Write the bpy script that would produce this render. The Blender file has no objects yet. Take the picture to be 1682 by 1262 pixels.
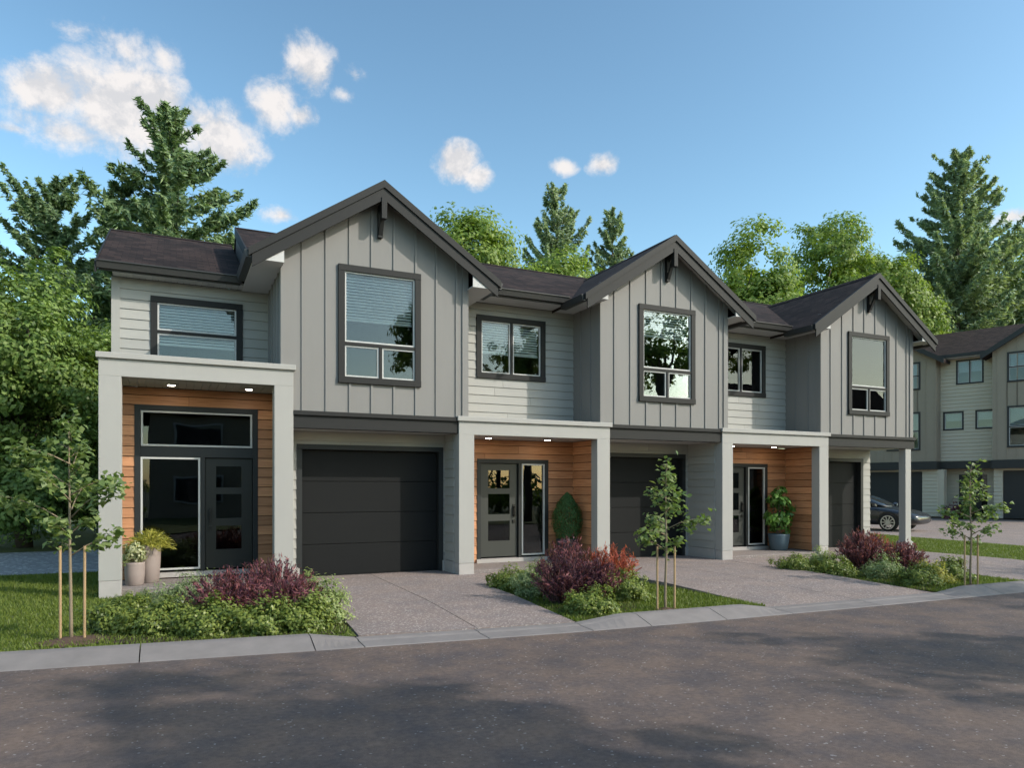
import bpy, math, random
import numpy as np
from mathutils import Vector, Matrix

random.seed(7)
RNG = np.random.default_rng(7)
SC = bpy.context.scene
COL = SC.collection
R = math.radians

# ------------------------------------------------------------------ camera
cam_data = bpy.data.cameras.new('camera')
cam = bpy.data.objects.new('camera', cam_data)
COL.objects.link(cam)
cam.location = (0, 0, 1.6)
cam.rotation_euler = (R(90), 0, R(-25.454))
cam_data.sensor_width = 36.0
cam_data.lens = 1180.0 / 1682.0 * 36.0
cam_data.shift_y = 169.0 / 1682.0
cam_data.clip_start = 0.05
cam_data.clip_end = 3000
SC.camera = cam

# ------------------------------------------------------------------ light
SUN_ELEV, SUN_AZ = R(34.7), R(135.0)          # azimuth clockwise from +Y: right and behind the camera
sun_dir = Vector((math.sin(SUN_AZ) * math.cos(SUN_ELEV), math.cos(SUN_AZ) * math.cos(SUN_ELEV), math.sin(SUN_ELEV)))
sd = bpy.data.lights.new('sun', 'SUN')
sd.energy = 2.5
sd.angle = R(0.6)
sd.color = (1.0, 0.935, 0.84)
sun = bpy.data.objects.new('sun', sd)
COL.objects.link(sun)
sun.rotation_euler = sun_dir.to_track_quat('Z', 'Y').to_euler()
sun.location = sun_dir * 60

SC.view_settings.view_transform = 'Standard'
SC.view_settings.look = 'None'
SC.view_settings.exposure = 0.50
SC.view_settings.gamma = 1.0
SC.view_settings.use_curve_mapping = False
SC.cycles.max_bounces = 6
SC.cycles.diffuse_bounces = 3
SC.cycles.glossy_bounces = 3
SC.cycles.transparent_max_bounces = 12
SC.cycles.caustics_reflective = False
SC.cycles.caustics_refractive = False


# ------------------------------------------------------------------ node helpers
class NT:
    def __init__(self, tree):
        self.t = tree
        tree.nodes.clear()

    def n(self, typ, **kw):
        nd = self.t.nodes.new(typ)
        for k, v in kw.items():
            if k.startswith('i_'):
                nd.inputs[k[2:].replace('_', ' ')].default_value = v
            elif k == 'ins':
                for kk, vv in v.items():
                    nd.inputs[kk].default_value = vv
            else:
                setattr(nd, k, v)
        return nd

    def l(self, a, b):
        self.t.links.new(a, b)

    def math(self, op, a, b=None, c=None, clamp=False):
        nd = self.t.nodes.new('ShaderNodeMath')
        nd.operation = op
        nd.use_clamp = clamp
        for i, v in enumerate((a, b, c)):
            if v is None:
                continue
            if isinstance(v, (int, float)):
                nd.inputs[i].default_value = v
            else:
                self.l(v, nd.inputs[i])
        return nd.outputs[0]

    def vmath(self, op, a, b=None):
        nd = self.t.nodes.new('ShaderNodeVectorMath')
        nd.operation = op
        for i, v in enumerate((a, b)):
            if v is None:
                continue
            if isinstance(v, (tuple, list, Vector)):
                nd.inputs[i].default_value = tuple(v)
            else:
                self.l(v, nd.inputs[i])
        return nd.outputs['Value'] if op == 'DOT_PRODUCT' else nd.outputs[0]

    def mix(self, f, a, b, blend='MIX'):
        nd = self.t.nodes.new('ShaderNodeMix')
        nd.data_type = 'RGBA'
        nd.blend_type = blend
        for sock, v in ((nd.inputs[0], f), (nd.inputs[6], a), (nd.inputs[7], b)):
            if isinstance(v, (int, float)):
                sock.default_value = v
            elif isinstance(v, tuple):
                sock.default_value = (*v[:3], 1)
            else:
                self.l(v, sock)
        return nd.outputs[2]

    def ramp(self, f, stops):
        nd = self.t.nodes.new('ShaderNodeValToRGB')
        el = nd.color_ramp.elements
        while len(el) < len(stops):
            el.new(0.5)
        for e, (p, c) in zip(el, stops):
            e.position = p
            e.color = (*c, 1) if isinstance(c, tuple) else (c, c, c, 1)
        self.l(f, nd.inputs[0])
        return nd.outputs[0]


# ------------------------------------------------------------------ sky
def pix_dir(x, y):
    th = R(90 - 25.454)
    fw = Vector((math.cos(th), math.sin(th), 0))
    rt = Vector((math.sin(th), -math.cos(th), 0))
    return (fw + rt * ((x - 841) / 1180) + Vector((0, 0, (800 - y) / 1180))).normalized()


def build_world():
    w = bpy.data.worlds.new('World')
    SC.world = w
    w.use_nodes = True
    t = NT(w.node_tree)
    sky = t.n('ShaderNodeTexSky', sky_type='NISHITA', sun_disc=False, sun_elevation=SUN_ELEV,
              sun_rotation=SUN_AZ, altitude=0.0, air_density=1.0, dust_density=1.0, ozone_density=4.0)
    tc = t.n('ShaderNodeTexCoord')
    d = tc.outputs['Generated']
    gm = t.n('ShaderNodeGamma', ins={'Gamma': 1.32})
    t.l(sky.outputs[0], gm.inputs[0])
    skyc = t.mix(1.0, gm.outputs[0], (1.19, 1.09, 0.76), 'MULTIPLY')
    n1 = t.n('ShaderNodeTexNoise', ins={'Scale': 19.0, 'Detail': 9.0, 'Roughness': 0.66, 'Distortion': 0.15})
    n3 = t.n('ShaderNodeTexNoise', ins={'Scale': 19.0, 'Detail': 5.0, 'Roughness': 0.6, 'Distortion': 0.15})
    t.l(d, n1.inputs['Vector'])
    t.l(t.vmath('ADD', d, tuple(sun_dir * .012 + Vector((0, 0, .012)))), n3.inputs['Vector'])
    # cumulus puffs: direction, half width, half height, weight
    puffs = [(80, 152, 80, 34, 1.0), (190, 178, 95, 58, 1.1), (250, 165, 60, 42, 1.0), (110, 218, 90, 30, .85), (250, 222, 110, 45, 1.0), (360, 232, 80, 44, 1.0), (330, 195, 50, 26, .8),
             (505, 103, 48, 28, .9), (455, 175, 50, 32, 1.0), (490, 190, 34, 18, .9), (566, 156, 26, 13, .62), (750, 268, 48, 28, 1.05), (785, 290, 34, 20, 1.0),
             (925, 273, 32, 14, .85), (988, 269, 32, 17, .9), (195, 76, 62, 22, .66), (268, 92, 34, 20, .62),
             (125, 50, 40, 12, .55), (462, 354, 50, 17, .8), (1664, 356, 60, 16, .95), (25, 212, 60, 10, .62),
             (580, 125, 26, 12, .5), (175, 360, 34, 12, .6)]
    dirs = [(pix_dir(x, y), a / 1180, b / 1180, wt) for x, y, a, b, wt in puffs]
    rr = random.Random(3)
    for _ in range(12):                       # the same fair-weather puffs go on round the rest of the sky
        az, el = R(rr.uniform(95, 320)), R(rr.uniform(14, 40))
        dirs.append((Vector((math.sin(az) * math.cos(el), math.cos(az) * math.cos(el), math.sin(el))), rr.uniform(.05, .13), rr.uniform(.025, .05), rr.uniform(.7, 1.0)))
    dens = None
    for c, wu, wv, wt in dirs:
        t1 = Vector((c.y, -c.x, 0)).normalized(); t2 = t1.cross(c).normalized()
        rot = Matrix((t1, t2, c)).transposed().to_euler()
        mp = t.n('ShaderNodeMapping', vector_type='TEXTURE', ins={'Location': tuple(c), 'Rotation': tuple(rot), 'Scale': (wu * 1.04, wv * .96, .5)})
        t.l(d, mp.inputs[0])
        gr = t.n('ShaderNodeTexGradient', gradient_type='SPHERICAL')
        t.l(mp.outputs[0], gr.inputs[0])
        m = t.math('MULTIPLY', gr.outputs['Fac'], wt)
        dens = m if dens is None else t.math('MAXIMUM', dens, m)
    nz = t.math('MULTIPLY', t.math('SUBTRACT', n1.outputs[0], 0.5), 1.75)
    dn = t.math('ADD', dens, t.math('MULTIPLY', nz, t.math('MINIMUM', t.math('MULTIPLY', dens, 6.0), 1.0)))
    mr = t.n('ShaderNodeMapRange', interpolation_type='SMOOTHSTEP', ins={'From Min': 0.15, 'From Max': 0.80, 'To Max': 0.94})
    t.l(dn, mr.inputs['Value'])
    sh = t.n('ShaderNodeMapRange', ins={'From Min': -0.05, 'From Max': 0.10})
    t.l(t.math('SUBTRACT', n3.outputs[0], n1.outputs[0]), sh.inputs['Value'])
    ccol = t.mix(sh.outputs[0], (4.6, 4.35, 4.2), (3.5, 3.45, 3.5))
    out = t.mix(mr.outputs[0], skyc, ccol)
    bg = t.n('ShaderNodeBackground', ins={'Strength': 0.15})
    t.l(out, bg.inputs['Color'])
    wo = t.n('ShaderNodeOutputWorld')
    t.l(bg.outputs[0], wo.inputs['Surface'])


build_world()


# ------------------------------------------------------------------ materials
def _mat(name):
    m = bpy.data.materials.new(name)
    m.use_nodes = True
    return m, NT(m.node_tree)


def mat(name, col, rough=0.7, var=0.08, scale=6.0, bump=0.0, bscale=60.0, objvar=0.0, spec=0.4, stretch=(1, 1, 1), metal=0.0, detail=5.0):
    m, t = _mat(name)
    tc = t.n('ShaderNodeTexCoord')
    mp = t.n('ShaderNodeMapping', ins={'Scale': stretch})
    t.l(tc.outputs['Object'], mp.inputs[0])
    nz = t.n('ShaderNodeTexNoise', ins={'Scale': scale, 'Detail': detail, 'Roughness': 0.6})
    t.l(mp.outputs[0], nz.inputs['Vector'])
    f = t.math('ADD', t.math('MULTIPLY', t.math('SUBTRACT', nz.outputs[0], 0.5), var * 4), 1.0)
    if objvar:
        oi = t.n('ShaderNodeObjectInfo')
        f = t.math('MULTIPLY', f, t.math('ADD', t.math('MULTIPLY', t.math('SUBTRACT', oi.outputs['Random'], 0.5), objvar * 2), 1.0))
    c = t.mix(1.0, col, f, 'MULTIPLY')
    p = t.n('ShaderNodeBsdfPrincipled', ins={'Roughness': rough, 'Metallic': metal, 'Specular IOR Level': spec})
    t.l(c, p.inputs['Base Color'])
    if bump:
        nb = t.n('ShaderNodeTexNoise', ins={'Scale': bscale, 'Detail': 4.0})
        t.l(mp.outputs[0], nb.inputs['Vector'])
        b = t.n('ShaderNodeBump', ins={'Strength': bump, 'Distance': 0.01})
        t.l(nb.outputs[0], b.inputs['Height'])
        t.l(b.outputs[0], p.inputs['Normal'])
    o = t.n('ShaderNodeOutputMaterial')
    t.l(p.outputs[0], o.inputs[0])
    return m


def mat_wood():
    m, t = _mat('cedar')
    tc = t.n('ShaderNodeTexCoord')
    oi = t.n('ShaderNodeObjectInfo')
    off = t.n('ShaderNodeVectorMath', operation='ADD')
    mp = t.n('ShaderNodeMapping', ins={'Scale': (1.1, 1.1, 26)})
    t.l(tc.outputs['Object'], off.inputs[0])
    sc = t.n('ShaderNodeVectorMath', operation='SCALE', ins={'Scale': 40.0})
    cmb = t.n('ShaderNodeCombineXYZ')
    for i in range(3):
        t.l(oi.outputs['Random'], cmb.inputs[i])
    t.l(cmb.outputs[0], sc.inputs[0]); t.l(sc.outputs[0], off.inputs[1])
    t.l(off.outputs[0], mp.inputs[0])
    nz = t.n('ShaderNodeTexNoise', ins={'Scale': 2.2, 'Detail': 7.0, 'Roughness': 0.62, 'Distortion': 0.5})
    t.l(mp.outputs[0], nz.inputs['Vector'])
    base = t.ramp(nz.outputs[0], [(0.25, (0.33, 0.14, 0.066)), (0.5, (0.54, 0.25, 0.122)), (0.75, (0.62, 0.32, 0.17))])
    f = t.math('ADD', t.math('MULTIPLY', oi.outputs['Random'], 0.55), 0.72)
    c = t.mix(1.0, base, f, 'MULTIPLY')
    p = t.n('ShaderNodeBsdfPrincipled', ins={'Roughness': 0.5, 'Specular IOR Level': 0.35})
    t.l(c, p.inputs['Base Color'])
    b = t.n('ShaderNodeBump', ins={'Strength': 0.25, 'Distance': 0.004})
    t.l(nz.outputs[0], b.inputs['Height']); t.l(b.outputs[0], p.inputs['Normal'])
    o = t.n('ShaderNodeOutputMaterial'); t.l(p.outputs[0], o.inputs[0])
    return m


def mat_shingle(name, swap, c0=(0.014, 0.0095, 0.0088), c1=(0.041, 0.027, 0.0245)):
    m, t = _mat(name)
    tc = t.n('ShaderNodeTexCoord')
    sp = t.n('ShaderNodeSeparateXYZ'); t.l(tc.outputs['Object'], sp.inputs[0])
    cb = t.n('ShaderNodeCombineXYZ')
    if swap:
        t.l(sp.outputs[1], cb.inputs[0]); t.l(t.math('MULTIPLY', sp.outputs[2], 1.8), cb.inputs[1])
    else:
        t.l(sp.outputs[0], cb.inputs[0]); t.l(t.math('MULTIPLY', sp.outputs[2], 2.3), cb.inputs[1])
    br = t.n('ShaderNodeTexBrick', offset=0.5, ins={'Scale': 1.0, 'Mortar Size': 0.006, 'Mortar Smooth': 0.2, 'Brick Width': 0.22, 'Row Height': 0.14, 'Bias': -0.1,
                                       'Color1': (0.55, 0.55, 0.55, 1), 'Color2': (1.55, 1.5, 1.45, 1), 'Mortar': (0.35, 0.35, 0.35, 1)})
    t.l(cb.outputs[0], br.inputs['Vector'])
    nz = t.n('ShaderNodeTexNoise', ins={'Scale': 90.0, 'Detail': 3.0})
    n2 = t.n('ShaderNodeTexNoise', ins={'Scale': 1.6, 'Detail': 4.0})
    t.l(tc.outputs['Object'], nz.inputs['Vector']); t.l(tc.outputs['Object'], n2.inputs['Vector'])
    g = t.math('ADD', t.math('MULTIPLY', nz.outputs[0], 0.6), t.math('MULTIPLY', n2.outputs[0], 0.5))
    base = t.ramp(g, [(0.3, c0), (0.8, c1)])
    c = t.mix(1.0, base, br.outputs['Color'], 'MULTIPLY')
    p = t.n('ShaderNodeBsdfPrincipled', ins={'Roughness': 0.9, 'Specular IOR Level': 0.25})
    t.l(c, p.inputs['Base Color'])
    b = t.n('ShaderNodeBump', ins={'Strength': 0.5, 'Distance': 0.008})
    t.l(t.math('ADD', t.math('SUBTRACT', 1.0, br.outputs['Fac']), t.math('MULTIPLY', nz.outputs[0], 0.3)), b.inputs['Height'])
    t.l(b.outputs[0], p.inputs['Normal'])
    o = t.n('ShaderNodeOutputMaterial'); t.l(p.outputs[0], o.inputs[0])
    return m


def mat_glass(name, ior=2.3, tint=(0.86, 0.9, 0.9), wob=0.012):
    m, t = _mat(name)
    fr = t.n('ShaderNodeFresnel', ins={'IOR': ior})
    tr = t.n('ShaderNodeBsdfTransparent', ins={'Color': (*tint, 1)})
    gl = t.n('ShaderNodeBsdfGlossy', ins={'Roughness': 0.0, 'Color': (0.95, 0.97, 1, 1)})
    nz = t.n('ShaderNodeTexNoise', ins={'Scale': 1.3, 'Detail': 1.0})
    tc = t.n('ShaderNodeTexCoord'); t.l(tc.outputs['Object'], nz.inputs['Vector'])
    b = t.n('ShaderNodeBump', ins={'Strength': wob * 10, 'Distance': 0.02})
    t.l(nz.outputs[0], b.inputs['Height']); t.l(b.outputs[0], gl.inputs['Normal'])
    mx = t.n('ShaderNodeMixShader')
    t.l(fr.outputs[0], mx.inputs[0]); t.l(tr.outputs[0], mx.inputs[1]); t.l(gl.outputs[0], mx.inputs[2])
    o = t.n('ShaderNodeOutputMaterial'); t.l(mx.outputs[0], o.inputs[0])
    return m


def mat_leaf(name, cols, trans=0.35, rough=0.5, gain=1.5):
    """leaf colours vary from leaf to leaf"""
    m, t = _mat(name)
    ge = t.n('ShaderNodeNewGeometry')
    n = len(cols)
    cols = [tuple(min(.55, q * gain) for q in c) for c in cols]
    c = t.ramp(ge.outputs['Random Per Island'], [(i / (n - 1), cc) for i, cc in enumerate(cols)])
    p = t.n('ShaderNodeBsdfPrincipled', ins={'Roughness': rough, 'Specular IOR Level': 0.35})
    t.l(c, p.inputs['Base Color'])
    tr = t.n('ShaderNodeBsdfTranslucent')
    c2 = t.mix(1.0, c, (1.5, 1.6, 0.7), 'MULTIPLY')
    t.l(c2, tr.inputs['Color'])
    mx = t.n('ShaderNodeMixShader', ins={0: trans})
    t.l(p.outputs[0], mx.inputs[1]); t.l(tr.outputs[0], mx.inputs[2])
    o = t.n('ShaderNodeOutputMaterial'); t.l(mx.outputs[0], o.inputs[0])
    return m


def mat_aggregate(name, c_dark, c_light, c_spot, fine=240.0, rough=0.85, spots=0.08, blotch=0.25, bump=0.35, hue=0.0):
    m, t = _mat(name)
    tc = t.n('ShaderNodeTexCoord')
    v = t.n('ShaderNodeTexVoronoi', ins={'Scale': fine * 0.45})
    nz = t.n('ShaderNodeTexNoise', ins={'Scale': fine, 'Detail': 4.0, 'Roughness': 0.7})
    nb = t.n('ShaderNodeTexNoise', ins={'Scale': 0.9, 'Detail': 6.0, 'Roughness': 0.6})
    nm = t.n('ShaderNodeTexNoise', ins={'Scale': 22.0, 'Detail': 5.0, 'Roughness': 0.7})
    for q in (v, nz, nb, nm):
        t.l(tc.outputs['Object'], q.inputs['Vector'])
    base = t.ramp(t.math('ADD', t.math('MULTIPLY', nz.outputs[0], 0.55), t.math('MULTIPLY', nm.outputs[0], 0.45)), [(0.3, c_dark), (0.7, c_light)])
    sp = t.n('ShaderNodeSeparateColor'); t.l(v.outputs['Color'], sp.inputs[0])
    c = t.mix(t.math('GREATER_THAN', sp.outputs[0], 1.0 - spots), base, c_spot)
    f = t.math('ADD', t.math('MULTIPLY', t.math('SUBTRACT', nb.outputs[0], 0.5), blotch * 4), 1.0)
    c = t.mix(1.0, c, f, 'MULTIPLY')
    if hue:
        nh = t.n('ShaderNodeTexNoise', ins={'Scale': 1.7, 'Detail': 7.0, 'Roughness': 0.65})
        t.l(tc.outputs['Object'], nh.inputs['Vector'])
        tone = t.ramp(nh.outputs[0], [(0.36, (1 - hue, 1 - hue * .9, 1 - hue * .55)), (0.62, (1 + hue, 1 + hue * .55, 1 + hue * .2))])
        c = t.mix(1.0, c, tone, 'MULTIPLY')
    p = t.n('ShaderNodeBsdfPrincipled', ins={'Roughness': rough, 'Specular IOR Level': 0.3})
    t.l(c, p.inputs['Base Color'])
    b = t.n('ShaderNodeBump', ins={'Strength': bump, 'Distance': 0.006})
    t.l(nz.outputs[0], b.inputs['Height']); t.l(b.outputs[0], p.inputs['Normal'])
    o = t.n('ShaderNodeOutputMaterial'); t.l(p.outputs[0], o.inputs[0])
    return m


def mat_emit(name, col, s):
    m, t = _mat(name)
    e = t.n('ShaderNodeEmission', ins={'Color': (*col, 1), 'Strength': s})
    o = t.n('ShaderNodeOutputMaterial'); t.l(e.outputs[0], o.inputs[0])
    return m


M = {
    'portal': mat('portal_paint', (0.365, 0.355, 0.338), 0.75, 0.045, 1.6, 0.12, 180, stretch=(1, 1, .35)),
    'lap': mat('lap_paint', (0.365, 0.357, 0.335), 0.65, 0.045, 1.8, 0.12, 120, objvar=0.05, stretch=(.6, .6, 2.5)),
    'bay': mat('bay_paint', (0.222, 0.214, 0.206), 0.7, 0.045, 1.5, 0.12, 140, stretch=(1.6, 1.6, .3)),
    'trim': mat('dark_trim', (0.021, 0.021, 0.021), 0.6, 0.05, 4.0, 0.05, 90, spec=.25),
    'door_trim': mat('door_trim', (0.020, 0.022, 0.023), 0.5, 0.05, 4.0),
    'garage': mat('garage_paint', (0.0095, 0.0102, 0.0107), 0.65, 0.04, 2.0, 0.1, 160, objvar=0.05, spec=.2),
    'door': mat('door_paint', (0.045, 0.048, 0.045), 0.42, 0.04, 3.0),
    'door_black': mat('door_paint_black', (0.020, 0.021, 0.019), 0.4, 0.04, 3.0),
    'gutter': mat('gutter_metal', (0.040, 0.039, 0.038), 0.4, 0.05, 4.0),
    'soffit': mat('soffit', (0.50, 0.49, 0.48), 0.7, 0.03, 3.0, objvar=0.05),
    'vinyl': mat('white_vinyl', (0.52, 0.52, 0.51), 0.45, 0.02, 4.0),
    'blind': mat('blind', (0.78, 0.77, 0.75), 0.6, 0.02, 4.0),
    'room': mat('room', (0.07, 0.062, 0.058), 0.9, 0.1, 2.0),
    'metal': mat('black_metal', (0.012, 0.012, 0.012), 0.35, 0.03, 4.0),
    'concrete': mat('concrete', (0.40, 0.375, 0.36), 0.85, 0.07, 5.0, 0.25, 150),
    'kerb': mat('kerb_concrete', (0.215, 0.193, 0.186), 0.85, 0.12, 4.5, 0.35, 160, objvar=0.07),
    'wood': mat_wood(),
    'gap_shade': mat('wood_gap_shade', (0.05, 0.022, 0.012), 0.9, 0.1, 5.0),  # backing darkened so the shade between boards is in its colour
    'shingle_x': mat_shingle('shingle_front', False),
    'shingle_y': mat_shingle('shingle_side', True),
    'glass': mat_glass('glass', 1.52, wob=.004),
    'glass_door': mat_glass('glass_door', 1.6, (0.45, 0.47, 0.5)),
    'asphalt': mat_aggregate('asphalt', (0.066, 0.052, 0.046), (0.190, 0.152, 0.136), (0.26, 0.245, 0.235), 150, 0.85, 0.012, 0.12, 0.9, hue=0.26),
    'drive': mat_aggregate('exposed_aggregate', (0.145, 0.115, 0.105), (0.32, 0.265, 0.245), (0.39, 0.345, 0.315), 130, 0.85, 0.12, 0.10, hue=0.09),
    'porch': mat_aggregate('porch_stone', (0.15, 0.125, 0.115), (0.30, 0.26, 0.245), (0.35, 0.32, 0.3), 150, 0.8, 0.06, 0.12),
    'gravel': mat_aggregate('gravel', (0.17, 0.17, 0.175), (0.40, 0.40, 0.41), (0.55, 0.55, 0.55), 34, 0.9, 0.12, 0.10, 1.0),
    'lawn': mat('lawn', (0.095, 0.118, 0.026), 0.9, 0.16, 3.0, 0.8, 90),
    'ground': mat('ground', (0.045, 0.065, 0.025), 0.95, 0.15, 0.6),
    'soil': mat('soil', (0.045, 0.028, 0.020), 0.95, 0.2, 18.0, 1.0, 60),
    'mulch': mat('mulch', (0.105, 0.062, 0.045), 0.95, 0.25, 40.0, 1.0, 70),
    'bark': mat('bark', (0.085, 0.065, 0.05), 0.9, 0.2, 8.0, 0.8, 30, stretch=(1, 1, .3)),
    'young_bark': mat('young_bark', (0.24, 0.19, 0.13), 0.8, 0.12, 12.0, 0.3, 60, stretch=(1, 1, .3)),
    'stake': mat('stake_wood', (0.40, 0.27, 0.15), 0.8, 0.15, 9.0, 0.3, 60, stretch=(1, 1, .15)),
    'pot_taupe': mat('pot_taupe', (0.30, 0.245, 0.225), 0.7, 0.05, 8.0, 0.15, 120),
    'pot_dark': mat('pot_dark', (0.055, 0.058, 0.066), 0.55, 0.06, 8.0),
    'pot_blue': mat('pot_blue', (0.075, 0.115, 0.145), 0.5, 0.06, 8.0),
    'far_lap': mat('far_lap_paint', (0.58, 0.52, 0.41), 0.7, 0.04, 3.0),
    'far_bay': mat('far_bay_paint', (0.33, 0.275, 0.21), 0.7, 0.04, 3.0),
    'far_dark': mat('far_dark_trim', (0.035, 0.035, 0.033), 0.6, 0.04, 3.0),
    'grass': mat_leaf('grass_blades', [(0.058, 0.085, 0.015), (0.09, 0.122, 0.020), (0.12, 0.142, 0.028), (0.068, 0.10, 0.016)], 0.3),
    'leaf_young': mat_leaf('leaf_young', [(0.075, 0.115, 0.040), (0.12, 0.165, 0.055), (0.17, 0.205, 0.085), (0.06, 0.10, 0.035)], 0.35, 0.4),
    'leaf_hedge': mat_leaf('leaf_hedge', [(0.058, 0.088, 0.020), (0.115, 0.150, 0.030), (0.175, 0.20, 0.045), (0.045, 0.072, 0.018)], 0.28, 0.4),
    'leaf_light': mat_leaf('leaf_light', [(0.12, 0.165, 0.055), (0.20, 0.24, 0.085), (0.28, 0.31, 0.14), (0.10, 0.14, 0.05)], 0.3),
    'leaf_grey': mat_leaf('leaf_grey', [(0.09, 0.125, 0.055), (0.15, 0.19, 0.085), (0.22, 0.255, 0.13), (0.075, 0.11, 0.045)], 0.3),
    'leaf_red': mat_leaf('leaf_red', [(0.050, 0.018, 0.032), (0.115, 0.036, 0.050), (0.23, 0.085, 0.088), (0.072, 0.024, 0.042), (0.030, 0.013, 0.024)], 0.3, gain=1.55),
    'leaf_orange': mat_leaf('leaf_orange', [(0.17, 0.035, 0.030), (0.30, 0.065, 0.045), (0.38, 0.11, 0.06), (0.14, 0.03, 0.03)], 0.3),
    'leaf_gold': mat_leaf('leaf_gold', [(0.20, 0.21, 0.04), (0.34, 0.32, 0.055), (0.42, 0.38, 0.09), (0.14, 0.17, 0.03)], 0.35, gain=1.1),
    'leaf_cream': mat_leaf('leaf_cream', [(0.14, 0.18, 0.07), (0.42, 0.43, 0.25), (0.50, 0.50, 0.34), (0.22, 0.27, 0.11)], 0.25, gain=1.1),
    'leaf_topiary': mat_leaf('leaf_topiary', [(0.028, 0.072, 0.022), (0.045, 0.105, 0.032), (0.065, 0.135, 0.045)], 0.25),
    'leaf_gloss': mat_leaf('leaf_gloss', [(0.05, 0.12, 0.025), (0.085, 0.17, 0.04), (0.14, 0.23, 0.07)], 0.35, 0.3),
    'leaf_maple': mat_leaf('leaf_maple', [(0.068, 0.108, 0.022), (0.115, 0.165, 0.034), (0.172, 0.215, 0.054), (0.050, 0.088, 0.02)], 0.38, gain=1.65),
    'leaf_bank': mat_leaf('leaf_bank', [(0.046, 0.078, 0.018), (0.082, 0.125, 0.028), (0.125, 0.168, 0.042), (0.034, 0.062, 0.016)], 0.3, gain=1.8),
    'needle': mat_leaf('needle', [(0.030, 0.052, 0.028), (0.055, 0.085, 0.042), (0.090, 0.120, 0.058), (0.024, 0.042, 0.026)], 0.25, 0.6, gain=2.7),
    'needle_grey': mat_leaf('needle_grey', [(0.055, 0.078, 0.052), (0.085, 0.110, 0.068), (0.125, 0.145, 0.088), (0.045, 0.065, 0.045)], 0.25, 0.6, gain=3.2),  # grey-green needles, brightened to put distance haze into the colour
    'car': mat('car_paint', (0.020, 0.022, 0.027), 0.22, 0.0, 4.0, spec=0.8),
    'tyre': mat('tyre', (0.012, 0.012, 0.012), 0.85, 0.05, 10.0),
    'rim': mat('rim_alloy', (0.55, 0.55, 0.56), 0.3, 0.02, 4.0, metal=0.9),
    'lens': mat('headlight_lens', (0.6, 0.62, 0.65), 0.15, 0.02, 4.0, spec=0.8),
    'lamp': mat_emit('downlight_glow', (1.0, 0.90, 0.75), 35.0),
}


# ------------------------------------------------------------------ object helpers
def link(o):
    COL.objects.link(o)
    return o


def tag(o, label=None, cat=None, group=None, kind=None):
    if label: o['label'] = label
    if cat: o['category'] = cat
    if group: o['group'] = group
    if kind: o['kind'] = kind
    return o


def thing(name, label, cat, loc=(0, 0, 0), rotz=0.0, group=None, local=False):
    o = link(bpy.data.objects.new(name, None))
    o.location = loc
    o.rotation_euler = (0, 0, rotz)
    o.empty_display_size = 0.2
    tag(o, label, cat, group)
    o['_l'] = 1 if local else 0
    return o


def adopt(o, parent):
    """children of a thing are modelled in world coordinates unless the thing is local"""
    if parent is None:
        return o
    o.parent = parent
    if parent.type == 'EMPTY' and not parent.get('_l', 0):
        mw = Matrix.Translation(parent.location) @ Matrix.Rotation(parent.rotation_euler.z, 4, 'Z')
        o.matrix_parent_inverse = mw.inverted()
    return o


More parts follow.
